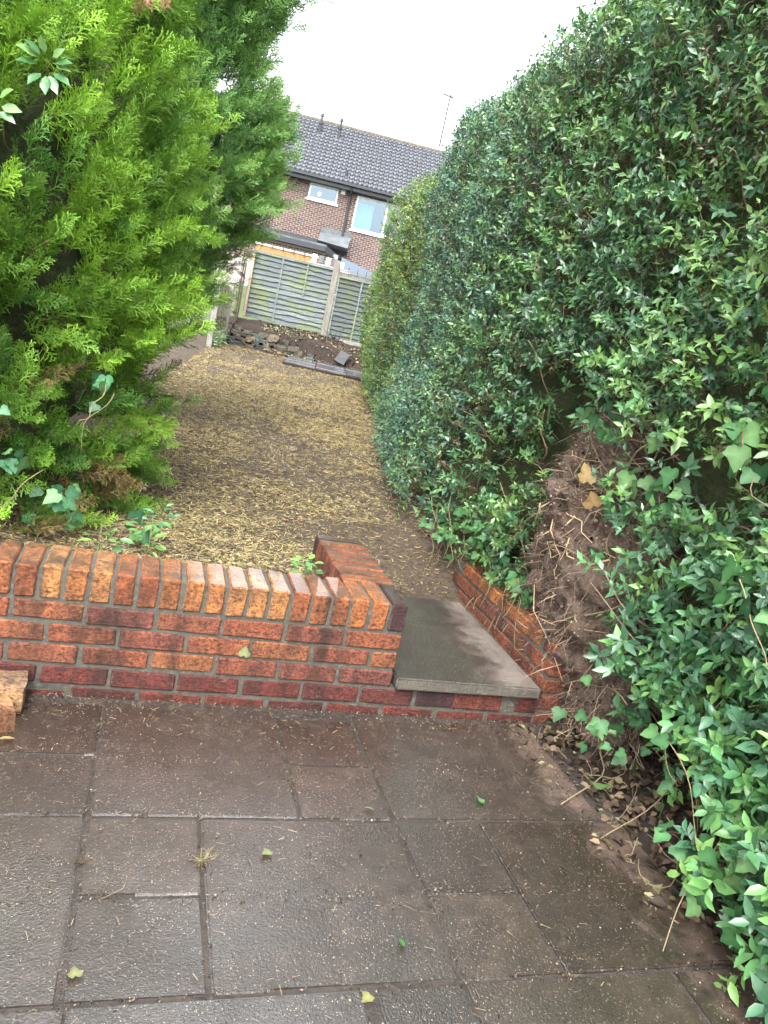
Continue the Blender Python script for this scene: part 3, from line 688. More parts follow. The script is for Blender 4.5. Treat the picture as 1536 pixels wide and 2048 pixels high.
def stems(P, D, L, r, col):
    N = len(P); s = nrm(np.cross(D, randdir(N))); t = np.cross(D, s)
    V = np.stack([P + s * r, P - s * r * .5 + t * r * .87, P - s * r * .5 - t * r * .87, P + D * L[:, None]], 1).reshape(-1, 3)
    f = np.array([(0, 1, 3), (1, 2, 3), (2, 0, 3)]); F = (f[None] + (np.arange(N) * 4)[:, None, None]).reshape(-1, 3)
    return V, F, np.repeat(col, 4, 0)
def leaf_parts(root, A, Q, C, me, k):
    """the k leaves that show largest become parts of their own; returns the mask of the rest"""
    d = np.linalg.norm(Q - CAMP, axis=1) - 2.0 * np.linalg.norm(A[:, :, 1], axis=1); v = (Q - CAMP) @ np.array(_f)
    px = (Q - CAMP) @ np.array(_r2) / v; py = (Q - CAMP) @ np.array(_u2) / v
    vis = (np.abs(px) < .5) & (np.abs(py) < .67) & (v > 0); d = np.where(vis, d, 1e3); ids = np.argsort(d)[:k]
    inv = root.matrix_world.inverted() if False else Matrix.Translation(-root.location)
    for i in ids:
        m4 = Matrix(((*A[i][0], Q[i][0]), (*A[i][1], Q[i][1]), (*A[i][2], Q[i][2]), (0, 0, 0, 1)))
        obj('leaf', me, root, mw=inv @ m4, color=tuple(C[i]))
    rest = np.ones(len(Q), bool); rest[ids] = False; return rest
def crooked(p0, p1, n=6, amp=.03):
    n = max(n + 3, 9); p0, p1 = np.array(p0, float), np.array(p1, float); t = np.linspace(0, 1, n)[:, None]
    w = sum(RNG.normal(0, amp * 1.3 / k, (1, 3)) * np.sin(np.pi * t * k) for k in (1, 2, 3)); return p0 + (p1 - p0) * t + w
def branch(root, p0, p1, r0, r1, col, amp=.03, nm='branch', n=6, sides=6):
    V, F = tube(crooked(p0, p1, n, amp), r0, r1, sides); L = np.array(root.location)
    return obj(nm, mesh(nm, np.array(V) - L, F, TWIG, True, np.ones((len(V), 3))), root, color=col)

# ------------------------------------------------------------------ hedges along the right boundary
def face_x(y): return .70 + .235 * np.log1p(np.exp((y - 2.1) * 3)) / 3
def top_z(y): return 3.42 + .16 * sstep(3.3, 4.4, y) * (1 - sstep(7.0, 8.6, y)) + .12 * np.sin(y * 1.9) - .10 * sstep(4.9, 5.4, y) - .62 * sstep(8.0, 10.4, y) - .4 * sstep(10.6, 11.4, y)
def hedge_x(y, z):
    q = np.stack([y * 1.1, z * 1.1, 0 * y], -1)
    x = face_x(y) + .13 * fbm(q, 40, 3) + .06 * fbm(q * 3.1, 44, 2)
    x = x + .45 * sstep(.55, 0, top_z(y) - z) ** 2                    # rounded shoulder
    x = x + .26 * sstep(.5, .0, z) * sstep(-1.0, -.85, y) * (1 - sstep(.0, .25, y))   # open foot above the litter
    x = x - .10 * sstep(-.9, -1.15, y) * sstep(.8, .2, z)
    x = x - .34 * sstep(5.6, 8.0, y) * sstep(.5, 1.5, z)
    x = x - .10 * sstep(1.0, .2, z - .35) * sstep(1.2, 1.8, y)
    return x
def in_root(y, z):
    return ((y - .15 - .35 * (z - .6)) / .36) ** 2 + ((z - .62) / .66) ** 2
def hedge(name, label, y0, y1, dens, nleaf, lmin, lmax, slen, pal, big, nparts, nbr, group=None, gaps=.25, tube_r=.006):
    ym = (y0 + y1) / 2; root = empty(name, (float(face_x(np.float64(ym))) + .5, ym, .2), 0, label, 'hedge', group); L = np.array(root.location)
    N = int(dens * (y1 - y0) * 3.3); y = RNG.uniform(y0, y1, N); z = .04 + RNG.random(N) * (top_z(y) + .06 - .04); tpk = RNG.random(N) < .14; z = np.where(tpk, top_z(y) + .05 - .5 * RNG.random(N) ** 1.5, z)
    g0 = np.where(y > 1.1, .36 + .02 * y, np.where(y > -.02, .36, .06)); ok = z > g0
    q = np.stack([y * 2.2, z * 2.2, 0 * y], -1); gap = fbm(q, 60, 3)
    ok &= (gap > -.34) | (RNG.random(N) < gaps); ok &= in_root(y, z) > 1.5
    ok &= ~((z < .3) & (y > -1.0) & (y < 0) & (RNG.random(N) < .8))
    # a deep dark hollow among bare branches near the frame's right
    hol = ((y + .35) / .42) ** 2 + ((z - 1.12) / .10) ** 2 < 1; ok &= ~(hol & (RNG.random(N) < .75))
    y, z = y[ok], z[ok]; N = len(y); dep = np.where(RNG.random(N) < .3, RNG.uniform(.1, .3, N), RNG.exponential(.09, N) - .03)
    P = np.stack([hedge_x(y, z) + dep, y, z], -1)
    tp = sstep(.4, .0, top_z(y) - z)[:, None]
    D = nrm(np.array([-.75, -.18, .35]) + RNG.normal(0, .45, (N, 3)) + tp * np.array([.5, 0, .9]))
    mixn = fbm(np.stack([y * 1.4, z * 1.4, 0 * y], -1), 71, 3); pick = RNG.random(N) + mixn * .7
    pal = np.array(pal); idx = np.clip((pick * len(pal)).astype(int), 0, len(pal) - 1)
    C = pal[idx] * (1 + RNG.normal(0, .12, (N, 1)))
    dead = fbm(np.stack([y * 2.0, z * 2.6, 0 * y + 3], -1), 75, 3); dd = (dead > .3) & (RNG.random(N) < .3)
    C = np.where(dd[:, None], np.array([.10, .08, .045]) * RNG.uniform(.6, 1.3, (N, 1)), C)
    low = sstep(1.1, .3, z) * sstep(.4, -.3, y); ssc = RNG.uniform(.72, 1.25, N) * (1 + .38 * low); C = C * (1 + .5 * low[:, None])
    A, Q, C2, Ls = shoots(P, D, nleaf, lmin, lmax, slen, np.clip(C, .005, .9), ssc=np.where(dd, .6, 1) * ssc)
    rest = leaf_parts(root, A, Q, C2, LEAF_ME, nparts)
    nr = rest & (np.linalg.norm(Q - CAMP, axis=1) < 2.6) & big; fr = rest & ~nr
    V, F, CC = bake(SV, SF, A[fr], Q[fr], C2[fr]); Vn, Fn, Cn = bake(LV, LF, A[nr], Q[nr], C2[nr])
    obj('foliage', mesh('foliage', np.concatenate([V, Vn]) - L, np.concatenate([F, Fn + len(V)]), LEAF, False, np.concatenate([CC, Cn])), root, kind='stuff')
    SVx, SFx, SCx = stems(P - D * .05, D, Ls + .05, .0016, jit((.14, .10, .05), N)); obj('shoots', mesh('shoots', SVx - L, SFx, TWIG, False, SCx), root, kind='stuff')
    # dense heart for the old twigs, added to block light, then branches
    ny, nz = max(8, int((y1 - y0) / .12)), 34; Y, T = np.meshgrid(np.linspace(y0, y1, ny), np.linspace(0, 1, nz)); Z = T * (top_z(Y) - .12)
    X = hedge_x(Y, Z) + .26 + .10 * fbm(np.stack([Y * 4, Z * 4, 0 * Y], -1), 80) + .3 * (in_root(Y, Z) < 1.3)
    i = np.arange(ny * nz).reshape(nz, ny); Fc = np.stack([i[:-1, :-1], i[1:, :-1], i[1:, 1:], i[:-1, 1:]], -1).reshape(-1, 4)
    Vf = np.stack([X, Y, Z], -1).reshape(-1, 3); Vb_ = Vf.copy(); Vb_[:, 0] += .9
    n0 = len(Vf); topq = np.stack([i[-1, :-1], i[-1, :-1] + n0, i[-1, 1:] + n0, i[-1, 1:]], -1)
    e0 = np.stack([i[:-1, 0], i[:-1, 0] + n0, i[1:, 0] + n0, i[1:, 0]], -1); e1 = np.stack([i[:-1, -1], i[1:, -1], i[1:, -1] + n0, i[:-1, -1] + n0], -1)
    obj('blocker_core', mesh('blocker_core', np.concatenate([Vf, Vb_]) - L, np.concatenate([Fc, Fc[:, ::-1] + n0, topq, e0, e1]), CORE, True), root)
    for k in range(nbr):
        yy = RNG.uniform(y0, y1); zz = RNG.uniform(.5, min(3.0, float(top_z(np.float64(yy))) - .2)); fx = float(hedge_x(np.float64(yy), np.float64(zz)))
        if in_root(yy, zz) < 1.2: continue
        ln = RNG.uniform(.15, .45); d = nrm(np.array([RNG.uniform(-.9, -.2), RNG.uniform(-1, .8), RNG.uniform(-.1, .8)]))
        p1 = np.array([fx - RNG.uniform(-.06, .11), yy, zz]); p0 = p1 - d * ln; p0[0] = max(p0[0], fx + .1)
        t = RNG.uniform(.7, 1.3); branch(root, p0, p1, tube_r * RNG.uniform(.6, 1.3), tube_r * .35, (.24 * t, .175 * t, .115 * t), .012)
    if name == 'privet_hedge' and y0 < 0:
        for k in range(34):                                           # bare twigs inside the hollow
            yy = RNG.uniform(-.85, .25); zz = RNG.uniform(.9, 1.35); fx = float(hedge_x(np.float64(yy), np.float64(zz))) + RNG.uniform(.02, .2); d = nrm(np.array([RNG.normal(0, .25), 1.0, RNG.normal(.1, .45)])); ln = RNG.uniform(.15, .4); t = RNG.uniform(.5, 1.1)
            branch(root, np.array([fx, yy, zz]), np.array([fx, yy, zz]) + d * ln, RNG.uniform(.0015, .004), .001, (.2 * t, .15 * t, .1 * t), .012)
    return root
G1 = [(.04, .108, .056), (.05, .132, .063), (.059, .158, .067), (.072, .185, .066), (.096, .22, .066), (.135, .26, .07)]
G2 = [(.048, .12, .085), (.058, .142, .095), (.068, .165, .098), (.082, .188, .092), (.115, .22, .08)]
G3 = [(.04, .10, .04), (.05, .125, .04), (.075, .165, .035), (.115, .21, .03), (.16, .24, .03)]
hedge('privet_hedge', 'near glossy privet hedge overhanging the right edge of the patio', -2.1, 1.5, 900, 10, .025, .05, .10, G1, True, 290, 90, gaps=.3, tube_r=.0042)
hedge('privet_hedge', 'tall dark green clipped hedge rising above the roofline on the right', 1.5, 5.15, 900, 9, .024, .044, .09, G2, False, 280, 40, gaps=.45, tube_r=.006)
hedge('golden_hedge', 'lower yellow green hedge at the far right end of the garden', 5.15, 11.3, 500, 8, .026, .046, .10, G3, False, 200, 12, gaps=.35, tube_r=.008)

# ------------------------------------------------------------------ upturned root plate with earth
rb_ = empty('root_ball', (.95, .15, 0), 0, 'upturned ball of brown earth and torn roots in the hedge beside the step', 'root ball'); RL = np.array(rb_.location)
nu, nv = 150, 110; Uu, Vv = np.meshgrid(np.linspace(0, 2 * np.pi, nu, endpoint=False), np.linspace(.02, np.pi - .02, nv))
dz_ = np.cos(Vv); P = np.stack([np.sin(Vv) * np.cos(Uu) * .17, np.sin(Vv) * np.sin(Uu) * .38, dz_ * .64], -1)
P[..., 1] += .35 * P[..., 2]; P += np.array([.89, .12, .60])
dn = nrm(np.stack([np.sin(Vv) * np.cos(Uu) / .24, np.sin(Vv) * np.sin(Uu) / .37, dz_ / .64], -1))
cl_ = np.abs(fbm(P * 16, 91, 3)); h_ = .11 * fbm(P * 5.5, 90, 3) + .06 * (1 - cl_ * 2.2) + .03 * fbm(P * 40, 95, 2)
P = P + dn * h_[..., None]; i = np.arange(nu * nv).reshape(nv, nu); j = np.roll(i, -1, 1)
F = np.stack([i[:-1], i[1:], j[1:], j[:-1]], -1).reshape(-1, 4)
obj('earth', mesh('earth', P.reshape(-1, 3) - RL, F, ROOTSOIL, True), rb_)
# crumbs clinging to the surface
N = 4500; ii = RNG.integers(0, nu * nv, N); Pc = P.reshape(-1, 3)[ii] + RNG.normal(0, .008, (N, 3))
OV = arr([(1, 0, 0), (-1, 0, 0), (0, 1, 0), (0, -1, 0), (0, 0, 1), (0, 0, -1)]); OF = np.array([(0, 2, 4), (2, 1, 4), (1, 3, 4), (3, 0, 4), (2, 0, 5), (1, 2, 5), (3, 1, 5), (0, 3, 5)])
d1 = randdir(N); Am = frame(d1, randdir(N)) * RNG.uniform(.003, .0095, (N, 1, 1)) * RNG.uniform(.6, 1.4, (N, 1, 3))
V, F, CC = bake(OV, OF, Am, Pc, jit((.15, .108, .085), N, .5)); obj('crumbs', mesh('crumbs', V - RL, F, mat_col('crumb', .95, .2), False, CC), rb_, kind='stuff')
N = 3600; ii = RNG.integers(0, nu * nv, N); p0 = P.reshape(-1, 3)[ii]; dn_ = dn.reshape(-1, 3)[ii]; ln_ = RNG.uniform(.02, .12, (N, 1))
t1 = nrm(RNG.normal(0, 1, (N, 3)) + np.array([0, 0, -.8])); p1 = p0 + (dn_ * .45 + t1 * .5) * ln_; p2 = p1 + (t1 + np.array([0, 0, -.4]) + RNG.normal(0, .4, (N, 3))) * ln_ * .6
s_ = nrm(np.cross(p1 - p0, randdir(N))) * RNG.uniform(.0006, .0019, (N, 1)); V = np.stack([p0 - s_, p0 + s_, p1 + s_, p1 - s_, p2], 1).reshape(-1, 3)
F = (np.array([(0, 1, 2), (0, 2, 3), (3, 2, 4)])[None] + (np.arange(N) * 5)[:, None, None]).reshape(-1, 3)
obj('rootlets', mesh('rootlets', V - RL, F, TWIG, False, np.repeat(jit((.2, .145, .1), N, .5), 5, 0)), rb_, kind='stuff')
def on_root(y, z):
    e = max(0.0, 1 - ((y - .14 - .35 * (z - .6)) / .37) ** 2 - ((z - .6) / .64) ** 2); return .89 - .17 * math.sqrt(e) - .05
for k in range(20):
    y = RNG.uniform(-.1, .45); z = RNG.uniform(.35, 1.15); pts = []; vy, vz = RNG.normal(0, .05), RNG.uniform(-.09, .0); n = RNG.integers(4, 8)
    ry = random.uniform(.0013, .0045)
    for s in range(n):
        pts.append((on_root(y, z) - RNG.uniform(.005, .05), y, z)); y += vy; z += vz; vy += RNG.normal(0, .025); vz += RNG.normal(0, .03); z = max(z, .1)
    t = RNG.uniform(.6, 1.2); V, F = tube(pts, ry, ry * .5, 5); obj('root', mesh('root', np.array(V) - RL, F, TWIG, True, np.ones((len(V), 3))), rb_, color=(.46 * t, .33 * t, .2 * t))

# ------------------------------------------------------------------ conifers on the left
def spray_proto(rs, nside=9):
    V, F, T = [], [], []
    def strip(p, q, w0, w1, t0, t1):
        p, q = np.array(p), np.array(q); d = q - p; s = nrm(np.array([d[1], -d[0], rs.normal(0, .35) * np.linalg.norm(d)]))
        n = len(V); V.extend([p - s * w0, p + s * w0, q + s * w1, q - s * w1]); F.append((n, n + 1, n + 2, n + 3)); T.extend([t0, t0, t1, t1])
    strip((0, 0, 0), (0, .55, .01), .024, .022, .3, .6); strip((0, .55, .01), (.02, 1.0, .05), .022, .012, .6, 1)
    for k in range(nside):
        t = .08 + .84 * k / (nside - 1); sd = 1 if k % 2 else -1; a = math.radians(rs.uniform(30, 50)) * sd; l = (.46 * (1 - t) + .16) * rs.uniform(.75, 1.2)
        p = np.array([0, t, rs.normal(0, .01)]); q = p + l * np.array([math.sin(a), math.cos(a), rs.normal(.02, .16)])
        strip(p, q, .022, .017, .4 + .3 * t, .75 + .25 * t)
        for m in range(3 if l > .3 else 2):
            u = .34 + .58 * m / 2.5; a2 = a + math.radians(rs.uniform(25, 48)) * (1 if m % 2 else -1); pp = p + (q - p) * u; l2 = l * rs.uniform(.28, .45)
            strip(pp, pp + l2 * np.array([math.sin(a2), math.cos(a2), rs.normal(0, .25)]), .021, .011, .6, 1)
    return np.array(V), np.array(F), np.array(T)
RS = np.random.default_rng(5); PROTO = [spray_proto(RS) for _ in range(5)]
def cprof(z, pts):
    zs, rs = zip(*pts); return np.interp(z, zs, rs)
def conifer(name, label, cx, cy, z0, z1, prof, nplume, nspr, size, dark, light, nparts, side_lo, side_hi, brown=0.0, seed=0, focus=None):
    root = empty(name, (cx, cy, z0), 0, label, 'conifer'); L = np.array(root.location)
    z = z0 + .05 + RNG.random(nplume * 3) * (z1 - z0); az = RNG.uniform(side_lo, side_hi, nplume * 3)
    if focus:
        m_ = RNG.random(len(z)) < .8; az = np.where(m_, RNG.uniform(focus[0], focus[1], len(z)), az); z = np.where(m_, RNG.uniform(focus[2], focus[3], len(z)), z)
    keep = RNG.random(len(z)) < cprof(z, prof) / max(p[1] for p in prof); z, az = z[keep][:nplume], az[keep][:nplume]; n = len(z)
    out = np.stack([np.sin(az), -np.cos(az), 0 * az], -1); lump = fbm(np.stack([az * 1.6, z * 1.7, 0 * z + seed], -1), 130 + seed, 3)
    lump = lump + .5 * fbm(np.stack([az * 4.2, z * 4.0, 0 * z + seed], -1), 135 + seed, 2)
    r = cprof(z, prof) * (1 + .15 * lump) - RNG.exponential(.10, n)
    el = np.where(z < .8, RNG.normal(.15, .3, n), RNG.normal(.85, .25, n))[:, None]
    D = nrm(out * np.cos(el) + np.array([0, 0, 1.0]) * np.sin(el) + RNG.normal(0, .28, (n, 3)))
    B = np.array([cx, cy, 0]) + out * (r - .15)[:, None] + np.stack([0 * z, 0 * z, z], -1)
    PL = RNG.uniform(.2, .36, n) * size
    tone = np.clip(RNG.normal(.45, .25, n) + .5 * lump, 0, 1)  # bulging plumes lighter, sunken ones darker: light and shade put into the colour
    dark, light = np.array(dark), np.array(light); pcol = dark + (light - dark) * tone[:, None]
    bw = (RNG.random(n) < brown * (z < 1.0))[:, None]; pcol = np.where(bw, np.array([.13, .10, .045]), pcol)
    a = nrm(np.cross(D, randdir(n))); b = np.cross(D, a)
    allA, allQ, allC, allI = [], [], [], []
    for k in range(nspr):
        t = (k + RNG.random(n)) / nspr; ph = k * 2.4 + RNG.normal(0, .4, n); rad = a * np.cos(ph)[:, None] + b * np.sin(ph)[:, None]
        sp = (1.0 - .55 * t)[:, None]; d = nrm(D + rad * sp * RNG.uniform(.4, .9, (n, 1)) + np.array([0, 0, .12]))
        nn = nrm(rad + D * -.3 + randdir(n) * .5); sc = RNG.uniform(.07, .125, n) * size * (1.15 - .35 * t)
        allA.append(frame(d, nn) * sc[:, None, None]); allQ.append(B + D * (PL * t)[:, None]); allC.append(pcol * RNG.uniform(.82, 1.18, (n, 1))); allI.append(RNG.integers(0, 5, n))
    A, Q, C, I = map(np.concatenate, (allA, allQ, allC, allI))
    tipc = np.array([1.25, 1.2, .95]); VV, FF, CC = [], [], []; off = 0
    d = np.linalg.norm(Q - CAMP, axis=1); v = (Q - CAMP) @ np.array(_f); px = (Q - CAMP) @ np.array(_r2) / v; py = (Q - CAMP) @ np.array(_u2) / v
    vis = (np.abs(px) < .5) & (np.abs(py) < .67) & (v > 0); ids = np.argsort(np.where(vis, d, 1e3))[:nparts]; rest = np.ones(len(Q), bool); rest[ids] = False
    for p, (pv, pf, pt) in enumerate(PROTO):
        s = rest & (I == p); tint = .72 + (tipc - .72) * pt[:, None]
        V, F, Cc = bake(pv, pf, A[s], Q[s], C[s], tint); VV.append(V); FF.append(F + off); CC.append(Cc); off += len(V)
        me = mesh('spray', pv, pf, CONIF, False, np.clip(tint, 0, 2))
        for i in ids[I[ids] == p]:
            m4 = Matrix(((*A[i][0], Q[i][0]), (*A[i][1], Q[i][1]), (*A[i][2], Q[i][2]), (0, 0, 0, 1)))
            obj('spray', me, root, mw=Matrix.Translation(-root.location) @ m4, color=tuple(C[i]))
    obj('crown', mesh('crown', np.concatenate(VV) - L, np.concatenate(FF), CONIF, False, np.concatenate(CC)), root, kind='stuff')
    # heart for dead brown twigs, added as a dark solid core, trunk and limbs
    nu, nv = 40, 40; U_, V_ = np.meshgrid(np.linspace(0, 2 * np.pi, nu, endpoint=False), np.linspace(0, 1, nv)); zz = z0 + .02 + V_ * (z1 - z0 - .1)
    rr = np.maximum(cprof(zz, prof) * .60 + .16 * fbm(np.stack([U_ * 3, zz * 4, 0 * zz], -1), 140), .02)
    Pv = np.stack([cx + rr * np.sin(U_), cy - rr * np.cos(U_), zz], -1).reshape(-1, 3); i = np.arange(nu * nv).reshape(nv, nu); j = np.roll(i, -1, 1)
    obj('blocker_core', mesh('blocker_core', Pv - L, np.stack([i[:-1], j[:-1], j[1:], i[1:]], -1).reshape(-1, 4), CORE, True), root)
    m = MB(); m.tube([(0, 0, -.1), (.02, 0, 1.2), (0, .03, (z1 - z0) * .95)], .11, .02, 9, (.12, .08, .055)); m.obj('trunk', TWIG, root, True)
    for k in range(0, n, max(1, n // 30)):
        branch(root, B[k] - out[k] * .3 - np.array([0, 0, .12]), B[k] + D[k] * PL[k] * .7, .008, .002, (.13, .085, .05), .008)
    return root
VIS = (-math.pi * .55, math.pi * .62)
conifer('conifer', 'bright yellow green conifer filling the left behind the brick wall', -1.99, 1.52, .3, 4.2,
        [(.3, 1.04), (.6, 1.02), (1.0, 1.0), (1.5, 1.05), (2.0, .98), (2.7, .82), (3.4, .55), (4.2, .12)], 1150, 11, .97, (.038, .11, .02), (.19, .365, .04), 280, *VIS, brown=.06, seed=1, focus=(-1.35, 1.75, .3, 3.2))
conifer('conifer', 'taller blue green conifer behind the bright one reaching towards the roof', -1.42, 3.75, .36, 6.2,
        [(.36, .4), (1.0, .55), (1.55, .84), (2.1, 1.04), (2.5, 1.02), (2.9, .80), (3.6, .98), (5, .7), (6.2, .1)], 860, 9, 1.2, (.068, .165, .055), (.16, .31, .075), 120, *VIS, seed=2, focus=(.25, 2.2, .9, 4.5))
conifer('conifer', 'dark conifer at the back of the row against the left edge of the sky', -2.9, 3.3, .36, 6.6,
        [(.36, .6), (1.5, 1.0), (3.0, 1.1), (4.5, .9), (6.6, .1)], 110, 8, 1.6, (.03, .085, .025), (.08, .18, .035), 20, *VIS, seed=3)

fr = empty('dead_frond', (-1.27, .70, 2.4), 0, 'hanging pinkish brown dead fronds at the top of the conifers', 'dead frond')
fm = [mesh('spray', pv, pf, CONIF, False, np.ones((len(pv), 3))) for pv, pf, pt in PROTO[:3]]
for k in range(16):
    d = nrm(np.array([RNG.normal(0, .2), RNG.normal(-.15, .15), -1.0])); A = frame(d[None], randdir(1))[0] * RNG.uniform(.06, .11); q = np.array([RNG.choice([-.05, .0, .03, .1]) + RNG.normal(0, .012), RNG.normal(-.04, .03), RNG.uniform(-.03, .06)])
    obj('spray', fm[k % 3], fr, mw=Matrix(((*A[0], q[0]), (*A[1], q[1]), (*A[2], q[2]), (0, 0, 0, 1))), color=(.30, .14, .09))

# ------------------------------------------------------------------ ivy, weeds, litter, straw
def ivy(label, spots, n, smin, smax, pal, spread, nvine, out=(-.8, -.45, .35)):
    c0 = np.mean([s[0] for s in spots], axis=0); root = empty('ivy', tuple(c0), 0, label, 'ivy'); L = np.array(root.location)
    for k in range(n):
        c, rad = spots[RNG.integers(len(spots))]; p = np.array(c) + RNG.normal(0, 1, 3) * np.array(rad) * .55
        nn = nrm(np.array(out) + RNG.normal(0, .45, 3)); d = nrm(np.array([RNG.normal(0, .6), RNG.normal(0, .6), -.55])); s = RNG.uniform(smin, smax)
        A = frame(d[None], nn[None])[0] * s; m4 = Matrix(((*A[0], p[0]), (*A[1], p[1]), (*A[2], p[2]), (0, 0, 0, 1)))
        c_ = np.array(pal[RNG.integers(len(pal))]) * RNG.uniform(.75, 1.25); obj('leaf', IVY_ME, root, mw=Matrix.Translation(-root.location) @ m4, color=tuple(c_))
    for k in range(nvine):
        c, rad = spots[RNG.integers(len(spots))]; p = np.array(c) + RNG.normal(0, 1, 3) * np.array(rad) * .5; q = p + np.array([RNG.normal(-.04, .05), RNG.normal(-.05, .12), -RNG.uniform(.05, .3)])
        q[2] = max(q[2], .03); t = RNG.uniform(.7, 1.2); branch(root, p, q, .0022, .0012, (.2 * t, .16 * t, .085 * t), .016, 'vine', 7, 5)
    return root
IG = [(.03, .095, .038), (.042, .125, .045), (.06, .165, .05), (.035, .11, .036), (.095, .20, .07)]
ivy('pale veined ivy trailing over the brick side wall of the step', [((.70, .8, .46), (.05, .2, .07)), ((.68, 1.15, .5), (.1, .2, .12)), ((.70, .5, .42), (.04, .14, .07)), ((.7, .9, .62), (.06, .16, .12)), ((.62, 1.3, .42), (.1, .15, .06))], 140, .03, .062, IG, .1, 34)
ivy('large leaved ivy hanging round the earth of the root ball', [((.70, -.1, 1.0), (.05, .12, .12)), ((.72, .2, 1.28), (.05, .2, .1)), ((.66, -.3, 1.1), (.05, .15, .15)), ((.62, -.75, 1.35), (.05, .12, .15)), ((.6, -.85, .9), (.05, .12, .12))], 60, .045, .078, IG, .1, 8)
ivy('ivy creeping along the foot of the privet over the dead twigs', [((.66, -.45, .22), (.08, .2, .1)), ((.6, -1.05, .2), (.07, .15, .12)), ((.62, -1.25, .4), (.05, .1, .15)), ((.68, -.7, .4), (.06, .2, .1))], 85, .03, .06, IG, .1, 7)
ivy('dark ivy climbing the foot of the bright conifer behind the wall', [((-1.5, .66, .62), (.12, .05, .1)), ((-1.3, .68, .5), (.1, .05, .1)), ((-1.65, .62, .75), (.1, .04, .1)), ((-1.2, .8, .95), (.1, .05, .06)), ((-1.0, .75, .4), (.06, .06, .06))], 46, .04, .075, [(.03, .10, .045), (.04, .13, .06), (.06, .18, .08), (.12, .26, .1)], .1, 10, (.1, -.8, .45))

def weed(loc, label, n, h, pal, sc=.05):
    root = empty('weed', loc, 0, label, 'weed')
    for k in range(n):
        a = RNG.uniform(0, 6.28); t = RNG.uniform(.2, 1); r = RNG.uniform(.01, .07); p = np.array([math.cos(a) * r, math.sin(a) * r, t * h])
        d = nrm(np.array([math.cos(a), math.sin(a), RNG.uniform(-.3, .5)])); A = frame(d[None], np.array([[0, -.3, 1.0]]) + RNG.normal(0, .3, (1, 3)))[0] * RNG.uniform(.6, 1.2) * sc
        m4 = Matrix(((*A[0], p[0]), (*A[1], p[1]), (*A[2], p[2]), (0, 0, 0, 1))); obj('leaf', LEAF_ME, root, mw=m4, color=tuple(np.array(pal[RNG.integers(len(pal))]) * RNG.uniform(.8, 1.2)))
    for k in range(3):
        V, F = tube(crooked((0, 0, -.02), (RNG.normal(0, .03), RNG.normal(0, .03), h), 4, .006), .002, .001, 4); obj('stem', mesh('stem', V, F, TWIG, True, np.ones((len(V), 3))), root, color=(.16, .22, .07))
WG = [(.10, .24, .05), (.16, .32, .07), (.07, .18, .05)]
weed((-.33, .42, .31), 'small green weed in the inner corner of the brick wall', 22, .13, WG)
weed((-.95, .60, .31), 'leafy green weed behind the coping below the conifer', 26, .16, WG)
weed((-.9, .95, .31), 'straggly weed at the lawn edge beside the conifer foot', 16, .14, [(.05, .16, .08), (.08, .22, .1)])
weed((-1.12, .42, .34), 'sprig of weed poking over the wall beneath the conifer', 12, .12, WG)
weed((.03, 12.0, .54), 'pale green weed clump by the concrete gravel board', 60, .3, [(.12, .24, .07), (.2, .34, .1)], .1)
weed((.75, 1.75, .34), 'low broad leaved plant at the hedge foot beyond the step', 26, .16, [(.06, .19, .09), (.09, .24, .1)], .06)

def sprig(loc, label, n, r):
    root = empty('leafy_sprig', loc, 0, label, 'sprig')
    for k in range(n):
        a = 2.4 * k; d = nrm(np.array([math.cos(a), -.5, math.sin(a) * .7])); A = frame(d[None], np.array([[0, -.8, .6]]) + RNG.normal(0, .25, (1, 3)))[0] * RNG.uniform(.05, .075) * np.array([1.15, 1, 1])
        q = np.array([math.cos(a) * r * .4, -.02, math.sin(a) * r * .5]); obj('leaf', LEAF_ME, root, mw=Matrix(((*A[0], q[0]), (*A[1], q[1]), (*A[2], q[2]), (0, 0, 0, 1))), color=(.06, .17, .06) if k % 3 else (.16, .30, .10))
    V, F = tube(crooked((.02, .25, -.1), (0, -.01, .02), 5, .01), .003, .0015, 5); obj('stem', mesh('stem', V, F, TWIG, True, np.ones((len(V), 3))), root, color=(.2, .13, .08))
sprig((-1.5, .58, 2.0), 'broad leaved sprig poking out of the conifer near the top left', 11, .07)
sprig((-1.64, .56, 1.83), 'dark broad leaves at the left edge below the other sprig', 6, .06)
def loose_leaf(name, me, p, s, rz, col, label, tilt=(0, 0)):
    tag(obj(name, me, None, p, (tilt[0], tilt[1], rz), (s, s, s), color=col), label, 'leaf')
loose_leaf('fallen_leaf', IVY_ME, (.18, -.555, .008), .03, .4, (.06, .15, .05), 'fresh green leaf on the large slab below the step', (.3, .2))
loose_leaf('fallen_leaf', LEAF_ME, (-.204, -.601, .008), .035, 1.2, (.13, .17, .09), 'pale leaf on the slab joint below the wall end', (.1, .3))
loose_leaf('fallen_leaf', IVY_ME, (-.549, -.78, .008), .03, 2.2, (.13, .17, .07), 'pale green leaf on the wettest shining slab', (.2, 0))
loose_leaf('fallen_leaf', LEAF_ME, (-.265, -1.106, .006), .03, .2, (.035, .12, .03), 'tiny bright green leaf low on the shining slab')
loose_leaf('fallen_leaf', LEAF_ME, (-1.252, -.296, .008), .05, 1.9, (.28, .22, .09), 'curled yellow leaf near the broken bricks', (.2, .2))
loose_leaf('fallen_leaf', IVY_ME, (-.994, -1.144, .008), .03, .2, (.13, .14, .065), 'faded leaf in the joint at the lower left')
loose_leaf('fallen_leaf', IVY_ME, (-.382, -1.223, .0), .03, 2.2, (.15, .155, .06), 'torn yellowish leaf in the wide joint at the bottom')
loose_leaf('fallen_leaf', IVY_ME, (.66, -.487, .045), .075, 2.6, (.08, .17, .05), 'large green ivy leaf fallen on the litter edge', (.3, .2))
